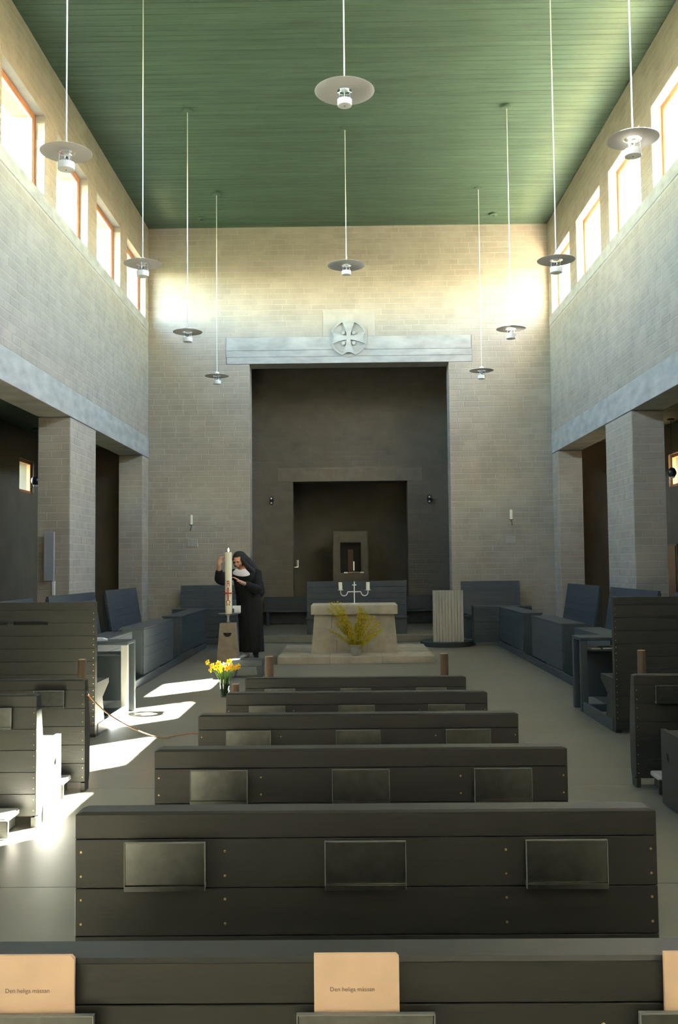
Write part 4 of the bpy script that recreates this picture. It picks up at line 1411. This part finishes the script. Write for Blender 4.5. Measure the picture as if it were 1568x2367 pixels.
for fx, m_ in ((-0.035, 'whiteshoe'), (0.115, 'black')):
    q = MB(); capsule(q, N(fx, 0.0, 0.05), N(fx, 0.005, 0.22), 0.046, 0.052); q.build('sock', m_, nun, True)
# scapular hem in front and veil
vl = MB()
ell(vl, Hd(0, -0.030, 0.030), 0.098, 0.105, 0.108, 24, 16)
# drape from the head down the back and over the photo-right shoulder
drape = [(Hd(0, -0.06, 0.03), 0.095), (N(-0.03, -0.03, 1.42), 0.115), (N(0.03, -0.06, 1.30), 0.135), (N(0.085, -0.09, 1.15), 0.125), (N(0.125, -0.11, 1.00), 0.105)]
for (p0, r0), (p1, r1) in zip(drape[:-1], drape[1:]):
    capsule(vl, p0, p1, r0, r1, 18)
capsule(vl, Hd(0.085, 0.015, 0.0), N(0.075, 0.055, 1.30), 0.030, 0.050, 12)
capsule(vl, N(0.075, 0.045, 1.30), N(0.155, -0.01, 1.12), 0.060, 0.085, 14)
capsule(vl, N(0.155, -0.01, 1.12), N(0.175, -0.04, 1.00), 0.085, 0.085, 14)
capsule(vl, Hd(-0.082, 0.012, 0.03), Hd(-0.085, -0.01, -0.09), 0.022, 0.028, 12)
veil = remesh(vl, 'veil', 'veil', nun, 0.008, 5)
# cut the face opening: push the veil back where the face looks out
me = veil.data
bm = bmesh.new(); bm.from_mesh(me)
kill = []
for v in bm.verts:
    p = v.co - HC
    a, f, u = p.dot(hx), p.dot(fdir), p.dot(hz)
    if f > 0.012 and abs(a) < 0.064 and -0.16 < u < 0.078:
        kill.append(v)
bmesh.ops.delete(bm, geom=kill, context='VERTS')
bm.to_mesh(me); bm.free()
# white coif band round the face and the collar
cf = MB()
ringp = []
for a in lin(math.radians(-60), math.radians(240), 26):
    ringp.append(Hd(0.066 * math.cos(a), 0.028 + 0.012 * math.sin(a), -0.015 + 0.092 * math.sin(a)))
cf.tube(ringp, 0.0075, 8)
cf.build('coif_band', 'veil', nun, True)
cl = MB()
rows = []
apex = [N(-0.160, 0.170, 1.375), N(-0.12, 0.195, 1.345), N(-0.075, 0.190, 1.345), N(-0.030, 0.160, 1.375)]
mid = [N(-0.205, 0.170, 1.325), N(-0.13, 0.220, 1.295), N(-0.045, 0.220, 1.290), N(0.025, 0.185, 1.318)]
low = [N(-0.245, 0.165, 1.285), N(-0.14, 0.235, 1.245), N(-0.02, 0.240, 1.232), N(0.080, 0.190, 1.262)]
G = [apex, mid, low]
th = Vector((0, 0.006, 0))
vs_ = [p for r in G for p in r] + [p + th for r in G for p in r]
fs = []
for i in range(2):
    for k in range(3):
        a = i * 4 + k
        fs.append((a, a + 4, a + 5, a + 1)); fs.append((a + 12, a + 13, a + 17, a + 16))
edge = [0, 1, 2, 3, 7, 11, 10, 9, 8, 4]
for i in range(len(edge)):
    a, b = edge[i], edge[(i + 1) % len(edge)]
    fs.append((a, b, b + 12, a + 12))
cl.add(vs_, fs)
collar = cl.build('collar', 'linen', nun, True)
sm = collar.modifiers.new('s', 'SUBSURF'); sm.levels = 2; sm.render_levels = 2
# shoes: white one forward, dark one behind
def shoe(p, m_, ang, nm):
    mb = MB()
    prof = [(-0.10, 0.030, 0.055), (-0.075, 0.036, 0.075), (-0.03, 0.036, 0.075), (0.03, 0.040, 0.055), (0.09, 0.042, 0.042), (0.13, 0.030, 0.030)]
    vs_, fs = [], []
    n_ = 12
    for (l, w_, h_) in prof:
        for k in range(n_):
            a = 2 * math.pi * k / n_
            x, z = w_ * math.cos(a), h_ * (0.5 + 0.5 * math.sin(a))
            vs_.append((x * math.cos(ang) - l * math.sin(ang), -(l * math.cos(ang) + x * math.sin(ang)), z))
    for i in range(len(prof) - 1):
        for k in range(n_):
            j = (k + 1) % n_
            fs.append((i * n_ + k, i * n_ + j, (i + 1) * n_ + j, (i + 1) * n_ + k))
    fs.append(tuple(reversed(range(n_)))); fs.append(tuple(range((len(prof) - 1) * n_, len(prof) * n_)))
    mb.add(vs_, fs)
    return mb.build(nm, m_, nun, 'auto', p)
shoe(N(-0.045, 0.03, 0.002), 'whiteshoe', 0.35, 'shoe')
shoe(N(0.115, 0.0, 0.002), 'black', -0.2, 'shoe')

# ------------------------------------------------------------------ low stool behind the pews
t = thing('footstool', 'low grey stool on the floor right of the stone candle stand', 'stool', (-1.345, 12.18, 0))
MB().cbox(-0.21, 0.21, -0.14, 0.14, 0.135, 0.222, 0.006).build('stool_top', 'bench', t)
for s in (-1, 1):
    mb = MB()
    mb.prism([(s * 0.125, 0.134), (s * 0.205, 0.134), (s * 0.205, 0.0), (s * 0.15, 0.0)], 'y', -0.13, 0.13)
    mb.build('leg', 'bench', t)

# ------------------------------------------------------------------ daffodils
VX, VY = -1.375, 10.26
t = thing('glass_vase', 'clear glass vase of daffodils on the sunlit floor', 'vase', (VX, VY, 0.001))
MB().lathe([(0.040, 0), (0.046, 0.003), (0.056, 0.19), (0.0555, 0.20), (0.0535, 0.20), (0.0525, 0.19), (0.043, 0.014), (0.0, 0.012)], (0, 0, 0), 32, False).build('glass_body', 'vaseglass', t, 'auto')
MB().lathe([(0.0425, 0.0135), (0.050, 0.14)], (0, 0, 0), 32).build('water', 'vaseglass', t, 'auto')
rnd = random.Random(11)
DAF = [(-0.185, 0.375), (-0.145, 0.335), (-0.120, 0.345), (-0.085, 0.325), (-0.06, 0.365), (-0.030, 0.335), (-0.05, 0.285), (0.0, 0.345), (0.025, 0.310),
       (0.060, 0.345), (0.085, 0.330), (0.075, 0.300), (0.125, 0.322), (0.150, 0.330), (-0.155, 0.290), (0.045, 0.375)]
DW = ['uppermost left', 'large left', 'second left', 'pale left of centre', 'high left of centre', 'bright centre left', 'low hanging centre', 'centre', 'low right of centre', 'right of centre', 'bright right', 'low right', 'far right', 'outermost right', 'drooping orange left', 'highest right']
petal_proto = None
for i, (dx, z) in enumerate(DAF):
    d = thing('daffodil', '%s yellow daffodil bloom in the glass vase' % DW[i], 'flower', (VX, VY, 0.02), group='daffodils in the vase')
    dyv = rnd.uniform(-0.09, 0.09)
    tip = Vector((dx, dyv, z - 0.02))
    b0v = Vector((-dx * 0.12 + rnd.uniform(-.015, .015), -dyv * .15, 0.0))
    nk = Vector((dx * 0.24, dyv * .3, 0.17))
    pts = [b0v.lerp(nk, s) for s in lin(0, 1, 4)][:-1]
    for s in lin(0, 1, 6):
        pts.append(nk.lerp(tip, s) + Vector((0, 0, 0.018 * math.sin(s * math.pi))))
    MB().tube(pts, 0.0032, 6).build('stem', 'stem', d, True)
    out = Vector((dx * 1.5 + rnd.uniform(-.1, .1), -0.22 + rnd.uniform(-.10, .10), rnd.uniform(-0.02, 0.14))).normalized()
    q = out.to_track_quat('Z', 'Y')
    for k in range(6):
        a = 2 * math.pi * k / 6 + i
        loc = []
        for (l, w_, h_) in ((0.004, 0.004, 0.0), (0.016, 0.0105, 0.003), (0.027, 0.009, 0.002), (0.036, 0.001, -0.002)):
            for s in (-1, 1):
                v = Vector((l * math.cos(a) - s * w_ * math.sin(a), l * math.sin(a) + s * w_ * math.cos(a), h_))
                loc.append(v)
        vs_ = [tip + q @ v for v in loc] + [tip + q @ (v - Vector((0, 0, 0.0012))) for v in loc]
        fs = []
        for r in range(3):
            fs.append((2 * r, 2 * r + 1, 2 * r + 3, 2 * r + 2)); fs.append((2 * r + 8, 2 * r + 10, 2 * r + 11, 2 * r + 9))
            fs.append((2 * r, 2 * r + 2, 2 * r + 10, 2 * r + 8)); fs.append((2 * r + 1, 2 * r + 9, 2 * r + 11, 2 * r + 3))
        MB().add(vs_, fs).build('petal', 'petal', d)
    cr = MB(); cr.lathe([(0.006, 0.0), (0.009, 0.012), (0.0135, 0.022), (0.012, 0.0215), (0.0075, 0.012), (0.0, 0.004)], (0, 0, 0), 14, False)
    cr.v = [tip + q @ Vector(v) for v in cr.v]
    cr.build('trumpet', 'corona', d, True)
for i in range(9):
    a = 2 * math.pi * i / 9
    l = thing('daffodil_leaf', 'narrow green daffodil leaf standing in the glass vase', 'leaf', (VX, VY, 0.02), group='green leaves in the glass vase')
    mb = MB()
    ex, ey = 0.10 * math.cos(a), 0.10 * math.sin(a)
    L5 = []
    for s in lin(0, 1, 7):
        c_ = Vector((ex * s ** 1.6 + 0.02 * math.cos(a), ey * s ** 1.6 + .02 * math.sin(a), 0.27 * s))
        w_ = 0.008 * (1 - s ** 3) + 0.0006
        sd = Vector((-math.sin(a), math.cos(a), 0))
        L5 += [c_ - sd * w_, c_ + sd * w_]
    vs_ = L5 + [p + Vector((math.cos(a), math.sin(a), 0)) * 0.0015 for p in L5]
    fs = []
    for r in range(6):
        fs.append((2 * r, 2 * r + 1, 2 * r + 3, 2 * r + 2)); fs.append((2 * r + 14, 2 * r + 16, 2 * r + 17, 2 * r + 15))
        fs.append((2 * r, 2 * r + 2, 2 * r + 16, 2 * r + 14)); fs.append((2 * r + 1, 2 * r + 15, 2 * r + 17, 2 * r + 3))
    mb.add(vs_, fs).build('blade', 'stem', l)

# ------------------------------------------------------------------ cable from the left front pew across the floor
pts = []
def cab(p): pts.append(Vector(p))
cps = [(-1.66, 5.92, 0.62), (-1.62, 6.2, 0.47), (-1.58, 6.6, 0.32), (-1.55, 7.1, 0.17), (-1.52, 7.6, 0.05), (-1.48, 7.95, 0.006), (-1.30, 8.05, 0.006), (-1.0, 7.95, 0.006), (-0.72, 7.85, 0.006), (-0.5, 7.6, 0.006)]
C_ = [Vector(p) for p in cps]
for i in range(len(C_) - 1):
    p0, p1, p2, p3 = C_[max(0, i - 1)], C_[i], C_[i + 1], C_[min(len(C_) - 1, i + 2)]
    for s in range(6):
        u = s / 6
        cab(0.5 * ((2 * p1) + (p2 - p0) * u + (2 * p0 - 5 * p1 + 4 * p2 - p3) * u * u + (3 * p1 - p0 - 3 * p2 + p3) * u ** 3))
cab(C_[-1])
t = thing('cable', 'thin orange-brown cable hanging from the left pew to the floor', 'cable', (0, 0, 0))
MB().tube(pts, 0.0045, 6).build('lead', 'orange_cable', t, True)
MB().tube([C_[0], C_[0] + Vector((0, -0.03, 0.02))], 0.009, 8).build('plug', 'black', t)
